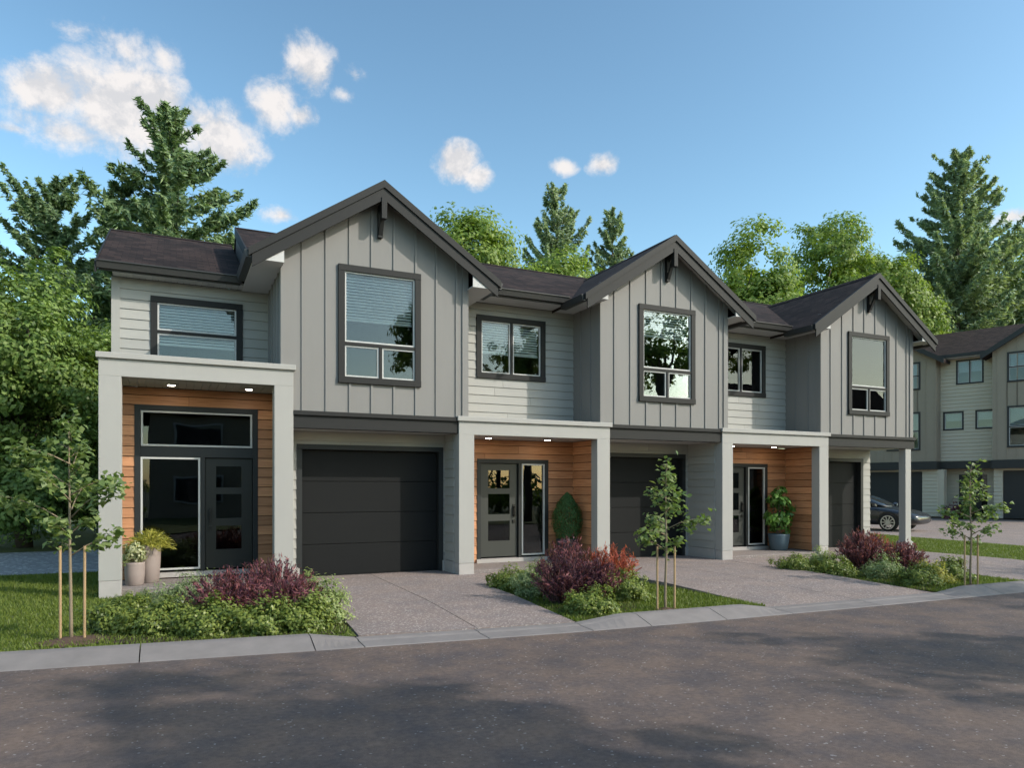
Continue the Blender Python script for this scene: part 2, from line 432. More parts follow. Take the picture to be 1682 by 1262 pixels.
class MB:
    def __init__(self):
        self.v = []; self.f = []

    def add(self, vs, fs):
        b = len(self.v)
        self.v += [tuple(q) for q in vs]
        self.f += [tuple(i + b for i in f) for f in fs]
        return self

    def box(self, x0, x1, y0, y1, z0, z1):
        x0, x1 = min(x0, x1), max(x0, x1); y0, y1 = min(y0, y1), max(y0, y1); z0, z1 = min(z0, z1), max(z0, z1)
        vs = [(x0, y0, z0), (x1, y0, z0), (x1, y1, z0), (x0, y1, z0), (x0, y0, z1), (x1, y0, z1), (x1, y1, z1), (x0, y1, z1)]
        return self.add(vs, [(0, 3, 2, 1), (4, 5, 6, 7), (0, 1, 5, 4), (1, 2, 6, 5), (2, 3, 7, 6), (3, 0, 4, 7)])

    def hexa(self, vs):
        return self.add(vs, [(0, 3, 2, 1), (4, 5, 6, 7), (0, 1, 5, 4), (1, 2, 6, 5), (2, 3, 7, 6), (3, 0, 4, 7)])

    def prism(self, poly, fn, d0, d1):
        """poly: 2-D outline (counter-clockwise seen from -d), fn(p, d) -> xyz"""
        n = len(poly)
        vs = [fn(p, d0) for p in poly] + [fn(p, d1) for p in poly]
        fs = [tuple(range(n)), tuple(range(2 * n - 1, n - 1, -1))]
        for i in range(n):
            j = (i + 1) % n
            fs.append((j, i, i + n, j + n))
        return self.add(vs, fs)

    def py(self, poly, y0, y1):
        return self.prism(poly, lambda p, d: (p[0], d, p[1]), y0, y1)

    def px(self, poly, x0, x1):
        return self.prism(poly, lambda p, d: (d, p[0], p[1]), x0, x1)

    def pz(self, poly, z0, z1):
        return self.prism(poly, lambda p, d: (p[0], p[1], d), z0, z1)

    def tube(self, pts, rad, n=8, cap=True):
        pts = [Vector(p) for p in pts]
        rings = []
        for i, p in enumerate(pts):
            a = pts[max(i - 1, 0)]; b = pts[min(i + 1, len(pts) - 1)]
            d = (b - a).normalized()
            ref = Vector((1, 0, 0)) if abs(d.x) < 0.9 else Vector((0, 1, 0))
            s = d.cross(ref).normalized(); q = d.cross(s)
            r = rad[i] if isinstance(rad, (list, tuple)) else rad
            rings.append([p + (s * math.cos(2 * math.pi * k / n) + q * math.sin(2 * math.pi * k / n)) * r for k in range(n)])
        vs = [v for rg in rings for v in rg]
        fs = []
        for i in range(len(rings) - 1):
            for k in range(n):
                a = i * n + k; b = i * n + (k + 1) % n
                fs.append((a, b, b + n, a + n))
        if cap:
            fs.append(tuple(range(n - 1, -1, -1))); fs.append(tuple(range(len(vs) - n, len(vs))))
        return self.add(vs, fs)

    def lathe(self, prof, c=(0, 0, 0), n=24):
        vs = []; fs = []
        for r, z in prof:
            for k in range(n):
                a = 2 * math.pi * k / n
                vs.append((c[0] + r * math.cos(a), c[1] + r * math.sin(a), c[2] + z))
        for i in range(len(prof) - 1):
            for k in range(n):
                a = i * n + k; b = i * n + (k + 1) % n
                fs.append((a, b, b + n, a + n))
        fs.append(tuple(range(n - 1, -1, -1))); fs.append(tuple(range(len(vs) - n, len(vs))))
        return self.add(vs, fs)

    def build(self, name, m, parent=None, smooth=False, bevel=0.0, label=None, kind=None):
        me = bpy.data.meshes.new(name)
        me.from_pydata(self.v, [], self.f)
        me.materials.append(M[m] if isinstance(m, str) else m)
        if smooth:
            me.polygons.foreach_set('use_smooth', [True] * len(me.polygons))
        o = link(bpy.data.objects.new(name, me))
        adopt(o, parent)
        if bevel:
            b = o.modifiers.new('bevel', 'BEVEL'); b.width = bevel; b.segments = 2; b.limit_method = 'ANGLE'
        if label: o['label'] = label
        if kind: o['kind'] = kind
        return o


class Fr:
    """a wall plane: u runs along it, w is outward, z is up"""
    def __init__(self, o, u, n):
        self.o = Vector(o); self.u = Vector(u); self.n = Vector(n)

    def p(self, u, w, z):
        q = self.o + self.u * u + self.n * w
        return (q.x, q.y, z)

    def box(self, mb, u0, u1, w0, w1, z0, z1):
        return mb.hexa([self.p(u0, w1, z0), self.p(u1, w1, z0), self.p(u1, w0, z0), self.p(u0, w0, z0),
                        self.p(u0, w1, z1), self.p(u1, w1, z1), self.p(u1, w0, z1), self.p(u0, w0, z1)])


def subtract(rects, hole):
    hu0, hu1, hz0, hz1 = hole
    out = []
    for (u0, u1, z0, z1) in rects:
        if hu1 <= u0 or hu0 >= u1 or hz1 <= z0 or hz0 >= z1:
            out.append((u0, u1, z0, z1)); continue
        if hz0 > z0: out.append((u0, u1, z0, hz0))
        if hz1 < z1: out.append((u0, u1, hz1, z1))
        a, b = max(z0, hz0), min(z1, hz1)
        if hu0 > u0: out.append((u0, hu0, a, b))
        if hu1 < u1: out.append((hu1, u1, a, b))
    return out


def lap_wall(parent, name, fr, u0, u1, z0, z1, holes=(), m='lap', board='siding_board', e=0.172, thick=0.14, joined=False, back=None, gap=0.006, th=0.026):
    """a wall sheet with real overlapping boards on it"""
    rs = [(u0, u1, z0, z1)]
    for h in holes: rs = subtract(rs, h)
    mb = MB()
    for r in rs: fr.box(mb, r[0], r[1], -thick, 0, r[2], r[3])
    wall = mb.build(name, back or m, parent)
    z = z0; jb = MB()
    while z < z1 - 0.01:
        zt = min(z + e, z1)
        rs = [(u0, u1, z + gap, zt)]
        for h in holes: rs = subtract(rs, h)
        for (s0, s1, b0, b1) in rs:
            if s1 - s0 < 0.01 or b1 - b0 < 0.01: continue
            spans = ((s0, s1),)
            if not joined and s1 - s0 > 1.3 and random.random() < .6:
                xj = s0 + (s1 - s0) * random.uniform(.3, .7)
                spans = ((s0, xj - .002), (xj + .002, s1))
            for a0, a1 in spans:
                b = jb if joined else MB()
                t0 = th - (th - .010) * (b0 - z) / e; t1 = th - (th - .010) * (b1 - z) / e
                b.hexa([fr.p(a0, t0, b0), fr.p(a1, t0, b0), fr.p(a1, 0.001, b0), fr.p(a0, 0.001, b0),
                        fr.p(a0, t1, b1), fr.p(a1, t1, b1), fr.p(a1, 0.001, b1), fr.p(a0, 0.001, b1)])
                if not joined: b.build(board, m, wall)
        z += e
    if joined and jb.v: jb.build('siding_boards', m, wall, kind='stuff')
    return wall


def window(parent, fr, u0, u1, z0, z1, kind, blind=0.6, tw=0.11, glass='glass', trim='trim', frame='vinyl', small=False, room=2.4):
    mb = MB()
    w = 0.045
    fr.box(mb, u0, u1, -0.02, w, z1 - tw, z1)
    fr.box(mb, u0, u1, -0.02, w + 0.008, z0, z0 + tw)
    fr.box(mb, u0, u0 + tw, -0.02, w - 0.004, z0 + tw, z1 - tw)
    fr.box(mb, u1 - tw, u1, -0.02, w - 0.004, z0 + tw, z1 - tw)
    a0, a1, b0, b1 = u0 + tw, u1 - tw, z0 + tw, z1 - tw
    mu = 0.055
    cells = []
    if kind == 'bay':
        zm = b0 + (b1 - b0) * 0.315; um = (a0 + a1) / 2
        fr.box(mb, a0, a1, -0.03, w - 0.012, zm - mu / 2, zm + mu / 2)
        fr.box(mb, um - mu / 2, um + mu / 2, -0.03, w - 0.014, b0, zm - mu / 2)
        cells = [(a0, a1, zm + mu / 2, b1), (a0, um - mu / 2, b0, zm - mu / 2), (um + mu / 2, a1, b0, zm - mu / 2)]
    elif kind == 'double':
        um = (a0 + a1) / 2
        fr.box(mb, um - mu / 2, um + mu / 2, -0.03, w - 0.014, b0, b1)
        cells = [(a0, um - mu / 2, b0, b1), (um + mu / 2, a1, b0, b1)]
    elif kind == 'stack':
        zm = b0 + (b1 - b0) * 0.5
        fr.box(mb, a0, a1, -0.03, w - 0.014, zm - mu / 2, zm + mu / 2)
        cells = [(a0, a1, zm + mu / 2, b1), (a0, a1, b0, zm - mu / 2)]
    else:
        cells = [(a0, a1, b0, b1)]
    win = mb.build('window', trim, parent, bevel=0 if small else 0.004)
    s = 0.028
    for (c0, c1, d0, d1) in cells:
        f = MB()
        fr.box(f, c0, c1, -0.03, 0.012, d1 - s, d1); fr.box(f, c0, c1, -0.03, 0.012, d0, d0 + s)
        fr.box(f, c0, c0 + s, -0.03, 0.010, d0 + s, d1 - s); fr.box(f, c1 - s, c1, -0.03, 0.010, d0 + s, d1 - s)
        f.build('sash_frame', frame, win)
        g = MB(); fr.box(g, c0 + s, c1 - s, -0.014, -0.010, d0 + s, d1 - s)
        g.build('pane', glass, win)
    if blind > 0:
        k = MB(); zb = b1 - (b1 - b0) * blind; z = b1 - 0.03
        fr.box(k, a0 + .03, a1 - .03, -0.11, -0.07, b1 - .04, b1 - .001)
        while z > zb + 0.03:
            k.add([fr.p(a0 + .03, -0.105, z + .019), fr.p(a1 - .03, -0.105, z + .019), fr.p(a1 - .03, -0.080, z - .019), fr.p(a0 + .03, -0.080, z - .019)], [(0, 1, 2, 3)])
            z -= 0.052
        fr.box(k, a0 + .03, a1 - .03, -0.115, -0.065, zb, zb + 0.04)
        k.build('blind', 'blind', win)
    # the room behind the glass
    q = MB(); e = 0.35; dpt = room
    ring = [(a0 - e, b0 - e), (a1 + e, b0 - e), (a1 + e, b1 + e * .5), (a0 - e, b1 + e * .5)]
    vs = [fr.p(u, -0.145, z) for u, z in ring] + [fr.p(u, -0.145 - dpt, z) for u, z in ring]
    q.add(vs, [(4, 5, 6, 7), (0, 1, 5, 4), (1, 2, 6, 5), (2, 3, 7, 6), (3, 0, 4, 7)])
    q.build('room_interior', 'room', win)
    return win


X_, Y_, Z_ = Vector((1, 0, 0)), Vector((0, 1, 0)), Vector((0, 0, 1))
PITCH = 6.16
SL = 0.667
PEAK_Z = 6.81
YP, YB = 12.20, 12.28           # portal front, bay wall front


# ------------------------------------------------------------------ townhouses
HOUSE_LABELS = [
    'end townhouse at the left with the tall two-storey-high portal and low roof beside its gable',
    'middle townhouse of the row, its entry portal between two garages, topiary pot by the door',
    'townhouse at the right end of the row with a free-standing column under its gable',
]


def build_house(k):
    ox = k * PITCH
    H = thing('townhouse', HOUSE_LABELS[k], 'townhouse', (ox + 1.7, 13.4, 0), group='attached townhouses in the row')
    bx0, bx1 = 1.655 + ox, 4.93 + ox                    # bay
    xc = (bx0 + bx1) / 2
    pl, pr = (-0.956 if k == 0 else -1.42 + ox), 1.83 + ox
    capz = 3.60 if k == 0 else 2.885
    YW = 14.12 if k == 0 else 13.37                     # upper entry wall
    YE = 13.40 if k == 0 else 13.37                     # entry wall
    YG = 12.95 if k == 0 else 13.37                     # garage wall
    zs = 5.22 if k == 0 else 5.315                      # soffit height
    front = lambda y: Fr((0, y, 0), X_, -Y_)

    # ---- upper wall with lap siding and its window
    wl = -0.90 if k == 0 else bx1 - 2 * (bx1 - xc) - (PITCH - (bx1 - bx0))   # the neighbour's bay on the left
    fr = front(YW)
    wz0 = capz - 0.12
    if k == 0:
        hole = (-0.31, 1.21, 3.72, 4.96)
        kind, bl = 'stack', 0.72
    else:
        hole = (5.56 - PITCH + ox, 7.13 - PITCH + ox, 3.80, 5.075)
        kind, bl = 'double', 0.62
    h2 = (hole[0] + .06, hole[1] - .06, hole[2] + .06, hole[3] - .06)
    lap_wall(H, 'upper_wall', fr, wl + (0.12 if k == 0 else 0), bx0, wz0, zs, [h2])
    window(H, fr, *hole, kind, bl)
    if k == 0:
        MB().box(wl - .012, wl + .12, YW - .03, YW + .14, 0.0, zs).build('corner_board', 'lap', H)
        sw = Fr((wl, YW + .14, 0), -Y_, -X_)
        lap_wall(H, 'side_wall', sw, -6.8, 0, 0.0, zs + .1, [], joined=True)
    # ---- wood entry wall
    fe = front(YE)
    zc = 3.25 if k == 0 else 2.553
    if k == 0:
        dh = (-0.53, 1.40, 0.10, 2.965); wl2 = -0.92
    else:
        dh = (5.575 - PITCH + ox, 7.20 - PITCH + ox, 0.08, 2.165); wl2 = pl + 0.02
    lap_wall(H, 'wood_wall', fe, wl2, bx0, 0.06, zc, [dh], m='wood', back='gap_shade', gap=0.010, board='wood_board', e=0.17)
    if k > 0:                                           # the wood returns along the right side of the porch
        fs = Fr((bx0, 0, 0), Y_, -X_)
        lap_wall(H, 'wood_return_wall', fs, YP + .24, YE - .025, 0.06, zc, [], m='wood', back='gap_shade', gap=0.010, board='wood_board', e=0.17, thick=0.1)
    # ---- entrance
    entrance(H, k, fe, dh, ox)
    # ---- portal
    pd = 0.23
    pw = 0.30
    for (a, b) in ((pl, pl + pw), (pr - pw, pr)):
        post = MB().box(a, b, YP, YP + pd, 0.20, zc + .004).build('portal_post', 'portal', H, bevel=0.006)
        MB().box(a + .003, b - .003, YP + .003, YP + pd - .003, -0.08, 0.197).build('post_base', 'concrete', post, bevel=0.006)
    MB().box(pl, pr, YP - .002, YP + pd + .002, zc, capz - 0.09).build('portal_header', 'portal', H, bevel=0.005)
    MB().box(pl - .035, pr + .035, YP - .045, YW - .03, capz - 0.088, capz).build('portal_cap', 'portal', H, bevel=0.008)
    # ceiling of the porch, planks for the tall one
    if k == 0:
        x = pl + .02; ceil = MB().box(pl + .02, bx0, YP + pd, YE, zc + .03, zc + .06).build('porch_ceiling', 'soffit', H)
        while x < bx0 - .02:
            x1 = min(x + .118, bx0)
            MB().box(x, x1 - .006, YP + pd + .004, YE - .026, zc + .008, zc + .029).build('ceiling_plank', 'soffit', ceil)
            x += .118
    else:
        MB().box(pl + .02, bx0, YP + pd + .004, YE - .003, zc + .008, zc + .05).build('porch_ceiling', 'soffit', H)
    for xx in ((0.02, 1.20) if k == 0 else (-0.55, 0.75)):
        cx = xx + (0 if k == 0 else ox)
        yy = 12.85
        dl = MB().lathe([(0.075, 0.0), (0.085, 0.004), (0.085, 0.016), (0.06, 0.016)], (cx, yy, zc - .012), 20).build('downlight', 'vinyl', H)
        MB().lathe([(0.055, 0.0), (0.055, 0.004)], (cx, yy, zc - .014), 20).build('lamp_lens', 'lamp', dl)
    # porch slab and threshold
    MB().box(pl + .01, bx0 - .002, YP + .06, YE - .001, -0.08, 0.058).build('porch_slab', 'porch', H, bevel=0.01)

    # ---- bay wall: board and batten with gable
    fb = front(YB)
    wh = (2.575 + ox, 4.035 + ox, 3.37, 5.39)
    wh2 = (wh[0] + .06, wh[1] - .06, wh[2] + .06, wh[3] - .06)
    zb0 = 2.80
    zeave = 5.44
    under = lambda x: PEAK_Z - .128 - SL * abs(x - xc)
    mb = MB()
    for r in subtract([(bx0, bx1, zb0, zeave)], wh2): fb.box(mb, r[0], r[1], -0.14, 0, r[2], r[3])
    mb.py([(bx0, zeave), (bx1, zeave), (bx1, under(bx1)), (xc, under(xc)), (bx0, under(bx0))], YB, YB + .14)
    bay = mb.build('bay_wall', 'bay', H)
    bxs = [1.99, 2.38, 2.775, 3.155, 3.552, 3.95, 4.335, 4.72]
    for b in bxs:
        x = b + ox
        for (z0, z1) in ([(2.86, wh[2] + .001), (wh[3] - .001, under(x) - .004)] if wh[0] < x < wh[1] else [(2.86, under(x) - .004)]):
            MB().box(x - .02, x + .02, YB - .02, YB + .001, z0, z1).build('batten', 'bay', bay)
    for (a, b) in ((bx0 - .018, bx0 + .07), (bx1 - .10, bx1 + .018)):
        MB().box(a, b, YB - .024, YB + .06, 2.86, under(xc - 1.6) + .1).build('corner_board', 'bay', bay)
    window(H, fb, *wh, 'bay', 0.46 if k == 0 else (0.30 if k == 1 else 0.24))
    # bay sides
    MB().box(bx0 - .0, bx0 + .12, YB + .141, YW + .02, zb0, zs + .12).build('bay_side_wall', 'bay', H)
    sidew = MB().box(bx1 - .12, bx1, YB + .141, 13.39, zb0, zs + .12).build('bay_side_wall', 'bay', H)
    y = YB + .38
    while y < YW - .1:
        MB().box(bx0 - .018, bx0 + .001, y - .02, y + .02, capz - .1, zs + .02).build('side_batten', 'bay', bay)
        y += .39
    for y in (YB + .38, YB + .77):
        MB().box(bx1 - .001, bx1 + .018, y - .02, y + .02, zb0, zs + .02).build('side_batten', 'bay', bay)
    # beam and drip band under the bay
    bR = 4.745 + ox if k < 2 else bx1 + .03
    MB().box(pr - .01 + .012, bR, YP + .03, YB + .12, 2.575, 2.785).build('bay_beam', 'trim', H, bevel=0.004)
    MB().box(pr - .01 + .012, bR + (.0 if k < 2 else .02), YP - .01, YB + .02, 2.787, 2.862).build('drip_band', 'trim', H, bevel=0.006)
    # underside of the bay over the garage apron
    MB().box(pr - .1, bx1 - .005 if k == 2 else bR, YB + .122, YG - .002, 2.585, 2.63).build('bay_soffit', 'soffit', H)
    if k == 2:
        MB().box(bx1 - .14, bx1 + .025, YB + .1, 16, 2.63, 2.80).build('end_beam', 'trim', H)

    # ---- garage
    fg = front(YG)
    gx0 = 1.995 + ox; gx1 = (4.70 if k == 0 else 4.66) + ox
    gw1 = 4.745 + ox
    if k == 2: gx1, gw1 = 16.78, 17.06
    lap_wall(H, 'garage_wall', fg, bx0 + .13, gw1, 0.0, 2.585, [(gx0, gx1, -0.1, 2.35)])
    jm = MB()
    fg.box(jm, gx0, gx0 + .09, -.16, .03, 0, 2.26); fg.box(jm, gx1 - .09, gx1, -.16, .03, 0, 2.26); fg.box(jm, gx0, gx1, -.16, .034, 2.262, 2.35)
    jm.build('garage_frame', 'door_trim', H)
    gd = MB(); fg.box(gd, gx0 + .09, gx1 - .09, -.16, -.135, 0.0, 2.262)
    gdo = gd.build('garage_door', 'garage', H)
    for q in range(4):
        z0 = 0.012 + q * 0.5625
        pn = MB(); fg.box(pn, gx0 + .095, gx1 - .095, -.133, -.10, z0, z0 + .5545)
        pn.build('door_panel', 'garage', gdo, bevel=0.004)
    bt = MB(); fg.box(bt, gx0 + .09, gx1 - .09, -.15, -.09, -.02, .010); bt.build('bottom_seal', 'metal', gdo)
    # side walls of the garage recess
    if k < 2:
        xs = gw1
        fsd = Fr((xs, 0, 0), Y_, -X_)
        lap_wall(H, 'recess_wall', fsd, YP + pd + .002, YG - .027, 0.22, 2.583, [], thick=0.10)
        MB().box(xs - .03, xs + .1, YP + pd + .004, YG + .1, -0.1, 0.217).build('foundation', 'concrete', H)
        MB().box(gx1 - .02, xs - .032, YG - .06, YG + .06, -0.1, 0.20).build('foundation', 'concrete', H)
    else:
        fsd = Fr((gw1 + .0, 0, 0), -Y_, X_)
        lap_wall(H, 'end_wall', fsd, -21, -YG - .03, 0.1, 2.60, [], joined=True, thick=0.1)
        MB().box(gx1, gw1 + .03, YG - .035, YG + .05, -.1, .12).build('foundation', 'concrete', H)
        c = MB().box(16.965, 17.175, YP + .05, YP + .24, 0.20, 2.576).build('column', 'portal', H, bevel=0.006)
        MB().box(16.925, 17.215, YP + .01, YP + .28, -0.08, 0.19).build('column_base', 'portal', c, bevel=0.008)
        MB().box(16.945, 17.195, YP + .03, YP + .26, 0.19, 0.215).build('column_base', 'portal', c, bevel=0.008)
        sw = Fr((bx1, 0, 0), -Y_, X_)
        lap_wall(H, 'end_wall', sw, -21, -13.39, 2.80, zs + .1, [], joined=True)
    # left pier of the garage next to the portal post
    if k == 0:
        MB().box(pr - .02, pr + .17, YG - .30, YG - .03, -0.1, 0.20).build('foundation', 'concrete', H, bevel=0.006)
    lp = Fr((pr - .02, 0, 0), -Y_, X_)
    lap_wall(H, 'recess_wall', lp, -YG + .027, -YP - pd - .002, 0.0, 2.583, [], thick=0.1)

    # ---- bay roof
    HW = 2.16
    th = 0.10
    for sgn in (-1, 1):
        poly = [(xc, PEAK_Z), (xc + sgn * HW, PEAK_Z - SL * HW), (xc + sgn * HW, PEAK_Z - SL * HW - th), (xc, PEAK_Z - th)]
        if sgn < 0: poly = poly[::-1]
        rf = MB().py(poly[::-1], 12.005, 15.75).build('gable_roof', 'shingle_y', H)
        # soffit under the rake overhang
        p2 = [(xc, PEAK_Z - th - .002), (xc + sgn * (HW - .03), PEAK_Z - SL * (HW - .03) - th - .002), (xc + sgn * (HW - .03), PEAK_Z - SL * (HW - .03) - th - .02), (xc, PEAK_Z - th - .02)]
        if sgn < 0: p2 = p2[::-1]
        MB().py(p2[::-1], 12.03, YB + .02).build('rake_soffit', 'soffit', rf)
        for nm, d0, d1, y0, y1, ex in (('rake_trim', -.012, .115, 11.945, 12.003, .02), ('barge_board', .117, .315, 11.972, 12.003, -.035)):
            p3 = [(xc, PEAK_Z - d0), (xc + sgn * (HW + ex), PEAK_Z - SL * (HW + ex) - d0), (xc + sgn * (HW + ex), PEAK_Z - SL * (HW + ex) - d1), (xc, PEAK_Z - d1)]
            if sgn < 0: p3 = p3[::-1]
            MB().py(p3[::-1], y0, y1).build(nm, 'trim', rf)
        # eave gutter and flat soffit along the side of the bay
        ze = PEAK_Z - SL * HW
        xe = xc + sgn * HW
        ylim = (13.5 if k == 0 else 12.86) if sgn < 0 else 12.86
        if k == 2 and sgn > 0: ylim = 15.7
        MB().py([(xe - .055, ze - .14), (xe + .055, ze - .14), (xe + .075, ze - .02), (xe - .055, ze - .02)] if sgn > 0 else
                [(xe - .055, ze - .14), (xe + .055, ze - .14), (xe + .055, ze - .02), (xe - .075, ze - .02)], 12.01, ylim).build('gutter', 'gutter', rf)
        xa, xb = (bx1, xe - .06) if sgn > 0 else (xe + .06, bx0)
        ys1 = (YW if sgn < 0 else 13.37)
        MB().box(xa, xb, 12.006, ys1 - .004 if not (k == 2 and sgn > 0) else 15.7, zs - .03 + .02, zs + .012).build('eave_soffit', 'soffit', rf)
        MB().box(xa, xb, 11.99, 12.004, zs - .012, ze + SL * .06 if sgn else 0).build('soffit_return', 'soffit', rf)
    # ridge cap
    MB().py([(xc - .12, PEAK_Z - .08 + .012), (xc + .12, PEAK_Z - .08 + .012), (xc, PEAK_Z + .022)], 12.0, 15.7).build('ridge_cap', 'shingle_y', H)
    # bracket at the gable peak
    br = MB()
    br.box(xc - .045, xc + .045, 11.955, 12.055, 6.17, 6.53)
    br.box(xc - .04, xc + .04, 12.056, YB - .004, 6.36, 6.46)
    br.box(xc - .04, xc + .04, YB - .075, YB - .003, 5.92, 6.359)
    br.px([(12.06, 6.33), (12.06, 6.25), (YB - .08, 5.96), (YB - .08, 6.06)], xc - .035, xc + .035)
    br.build('gable_bracket', 'trim', H)

    # ---- main roof
    ms = 0.48
    if k == 0:
        # low roof of the end wing
        ye, ze, yr = 13.74, 5.36, 17.08
        main_roof(H, -1.10, 1.235, ye, ze, yr, ms, zs, left_rake=True, right_rake=False, wall_y=YW, gut=(-1.10, 1.16), soff=(-0.88, 1.2), planks=True)
        MB().px([(12.95, 5.30), (17.0, 5.30), (16.0, 6.89), (12.95, 5.43)], 1.25, 1.30).build('cheek_wall', 'gutter', H)
        main_roof(H, 1.24, 5.55 - .0, 12.78, 5.46, 16.0, ms, 5.315, left_rake=True, right_rake=False, wall_y=13.37, gut=None, soff=None)
    elif k == 1:
        main_roof(H, 5.552, 11.71, 12.78, 5.46, 16.0, ms, zs, False, False, 13.37, gut=(5.36, 7.34), soff=(4.95, 7.82))
    else:
        main_roof(H, 11.712, 17.78, 12.78, 5.46, 16.0, ms, zs, False, True, 13.37, gut=(11.52, 13.50), soff=(11.11, 13.98))
    # rear wall
    x0 = -0.9 if k == 0 else bx0 - 2.88
    MB().box(x0, bx1, 20.9, 21.0, 0, 5.3).build('rear_wall', 'lap', H)
    return H


def main_roof(H, x0, x1, ye, ze, yr, s, zs, left_rake, right_rake, wall_y, gut=None, soff=None, planks=False):
    zr = ze + s * (yr - ye)
    yb = 21.6; zb = zr - s * (yb - yr)
    th = .10
    rf = MB().px([(ye, ze), (yr, zr), (yr, zr - th), (ye, ze - th)][::-1], x0, x1).build('roof', 'shingle_x', H)
    MB().px([(yr + .001, zr), (yb, zb), (yb, zb - th), (yr + .001, zr - th)][::-1], x0, x1).build('rear_slope', 'shingle_x', rf)
    MB().px([(yr - .12, zr - .045), (yr, zr + .016), (yr + .12, zr - .045)], x0, x1).build('ridge_cap', 'shingle_x', rf)
    for on, xx0, xx1 in ((left_rake, x0 - .03, x0 - .002), (right_rake, x1 + .002, x1 + .03)):
        if on:
            MB().px([(ye - .06, ze - .02), (yr, zr + .012), (yr, zr - .19), (ye - .06, ze - .20)][::-1], xx0, xx1).build('rake_board', 'trim', rf)
    if gut:
        MB().px([(ye - .10, ze - .005), (ye - .07, ze - .12), (ye - .005, ze - .12), (ye - .005, ze - .005)], gut[0], gut[1]).build('gutter', 'gutter', rf)
        MB().box(gut[0], gut[1], ye - .118, ye - .086, ze - .012, ze + .004).build('gutter_lip', 'gutter', rf)
        MB().box(gut[0] + .02, gut[1] - .02, ye - .003, ye + .03, zs - .002, ze - .105).build('fascia', 'gutter', rf)
    if soff:
        if planks:
            x = soff[0]
            so = MB().box(soff[0], soff[1], ye + .032, wall_y - .002, zs + .032, zs + .05).build('eave_soffit', 'soffit', rf)
            while x < soff[1]:
                MB().box(x, min(x + .10, soff[1]) - .005, ye + .033, wall_y - .003, zs + .012, zs + .030).build('soffit_slat', 'soffit', H)
                x += .10
        else:
            MB().box(soff[0], soff[1], ye + .032, wall_y - .002, zs + .012, zs + .05).build('eave_soffit', 'soffit', rf)


def entrance(H, k, fe, dh, ox):
    """door with its dark surround, side light and, at the end house, a transom"""
    u0, u1, z0, z1 = dh
    zs = z0 + .06
    sur = MB()
    t = .085
    fe.box(sur, u0, u1, -.12, .035, z1 - t, z1)
    fe.box(sur, u0, u0 + t, -.12, .032, zs, z1 - t); fe.box(sur, u1 - t, u1, -.12, .032, zs, z1 - t)
    if k == 0:
        zt = 2.10; zt1 = 2.27
        um = 0.50
        fe.box(sur, u0 + t, u1 - t, -.12, .028, zt, zt1)
        fe.box(sur, um - .03, um + .04, -.12, .026, zs, zt)
        door = (um + .04, u1 - t, zs, zt); side = (u0 + t, um - .03, zs, zt)
    else:
        um = u0 + .93 + .02
        fe.box(sur, um - .02, um + .045, -.12, .026, zs, z1 - t)
        door = (u0 + t, um - .02, zs, z1 - t); side = (um + .045, u1 - t, zs, z1 - t)
    S = sur.build('door_surround', 'door_trim', H, bevel=0.003)

    def light(c, nm):
        a0, a1, b0, b1 = c
        s = .03
        f = MB()
        fe.box(f, a0, a1, -.03, .03, b1 - s, b1); fe.box(f, a0, a1, -.03, .03, b0, b0 + s)
        fe.box(f, a0, a0 + s, -.03, .029, b0 + s, b1 - s); fe.box(f, a1 - s, a1, -.03, .029, b0 + s, b1 - s)
        o = f.build(nm, 'vinyl', H)
        g = MB(); fe.box(g, a0 + s, a1 - s, -.014, -.009, b0 + s, b1 - s); g.build('pane', 'glass_door', o)

    light((side[0] + .005, side[1] - .005, side[2] + .04, side[3] - .005), 'side_light')
    if k == 0:
        light((u0 + t + .01, u1 - t - .01, 2.28, z1 - t - .01), 'transom_light')
    # door leaf: stiles and rails round three lites
    a0, a1, b0, b1 = door[0] + .01, door[1] - .01, door[2] + .03, door[3] - .01
    st = .17
    hh = b1 - b0
    lites = [(b0 + hh * f0, b0 + hh * f1) for f0, f1 in ((0.17, 0.385), (0.455, 0.675), (0.735, 0.93))]
    d = MB()
    fe.box(d, a0, a0 + st, -.075, -.03, b0, b1); fe.box(d, a1 - st, a1, -.075, -.03, b0, b1)
    zz = [b0] + [q for l in lites for q in l] + [b1]
    for i in range(0, 8, 2):
        fe.box(d, a0 + st, a1 - st, -.075, -.0301, zz[i], zz[i + 1])
    dm = 'door_black' if k == 0 else 'door'
    D = d.build('entry_door', dm, H)
    for l0, l1 in lites:
        g = MB(); fe.box(g, a0 + st, a1 - st, -.056, -.051, l0, l1); g.build('pane', 'glass_door', D)
    hx = a0 + .075 if k == 0 else a1 - .075
    hn = MB()
    fe.box(hn, hx - .028, hx + .028, -.03, -.012, .98, 1.24); fe.box(hn, hx - .012, hx + .012, -.012, .03, 1.17, 1.195)
    fe.box(hn, hx - .012, hx + .012, -.012, .03, 1.0, 1.025); fe.box(hn, hx - .011, hx + .011, .018, .036, 1.0, 1.195)
    hn.build('handle', 'metal', D)
    lk = MB(); fe.box(lk, hx - .03, hx + .03, -.03, -.005, .86, .92); lk.build('lock', 'metal', D)
    sl = MB(); fe.box(sl, u0 - .02, u1 + .02, -.1, .07, z0 - .02, zs - .002)
    sl.build('door_sill', 'concrete', S)
    q = MB(); e = .2
    ring = [(u0 - e, z0 - .1), (u1 + e, z0 - .1), (u1 + e, z1 + .1), (u0 - e, z1 + .1)]
    vs = [fe.p(u, -.142, z) for u, z in ring] + [fe.p(u, -2.6, z) for u, z in ring]
    q.add(vs, [(4, 5, 6, 7), (0, 1, 5, 4), (1, 2, 6, 5), (2, 3, 7, 6), (3, 0, 4, 7)])
    q.build('hall_interior', 'room', S)


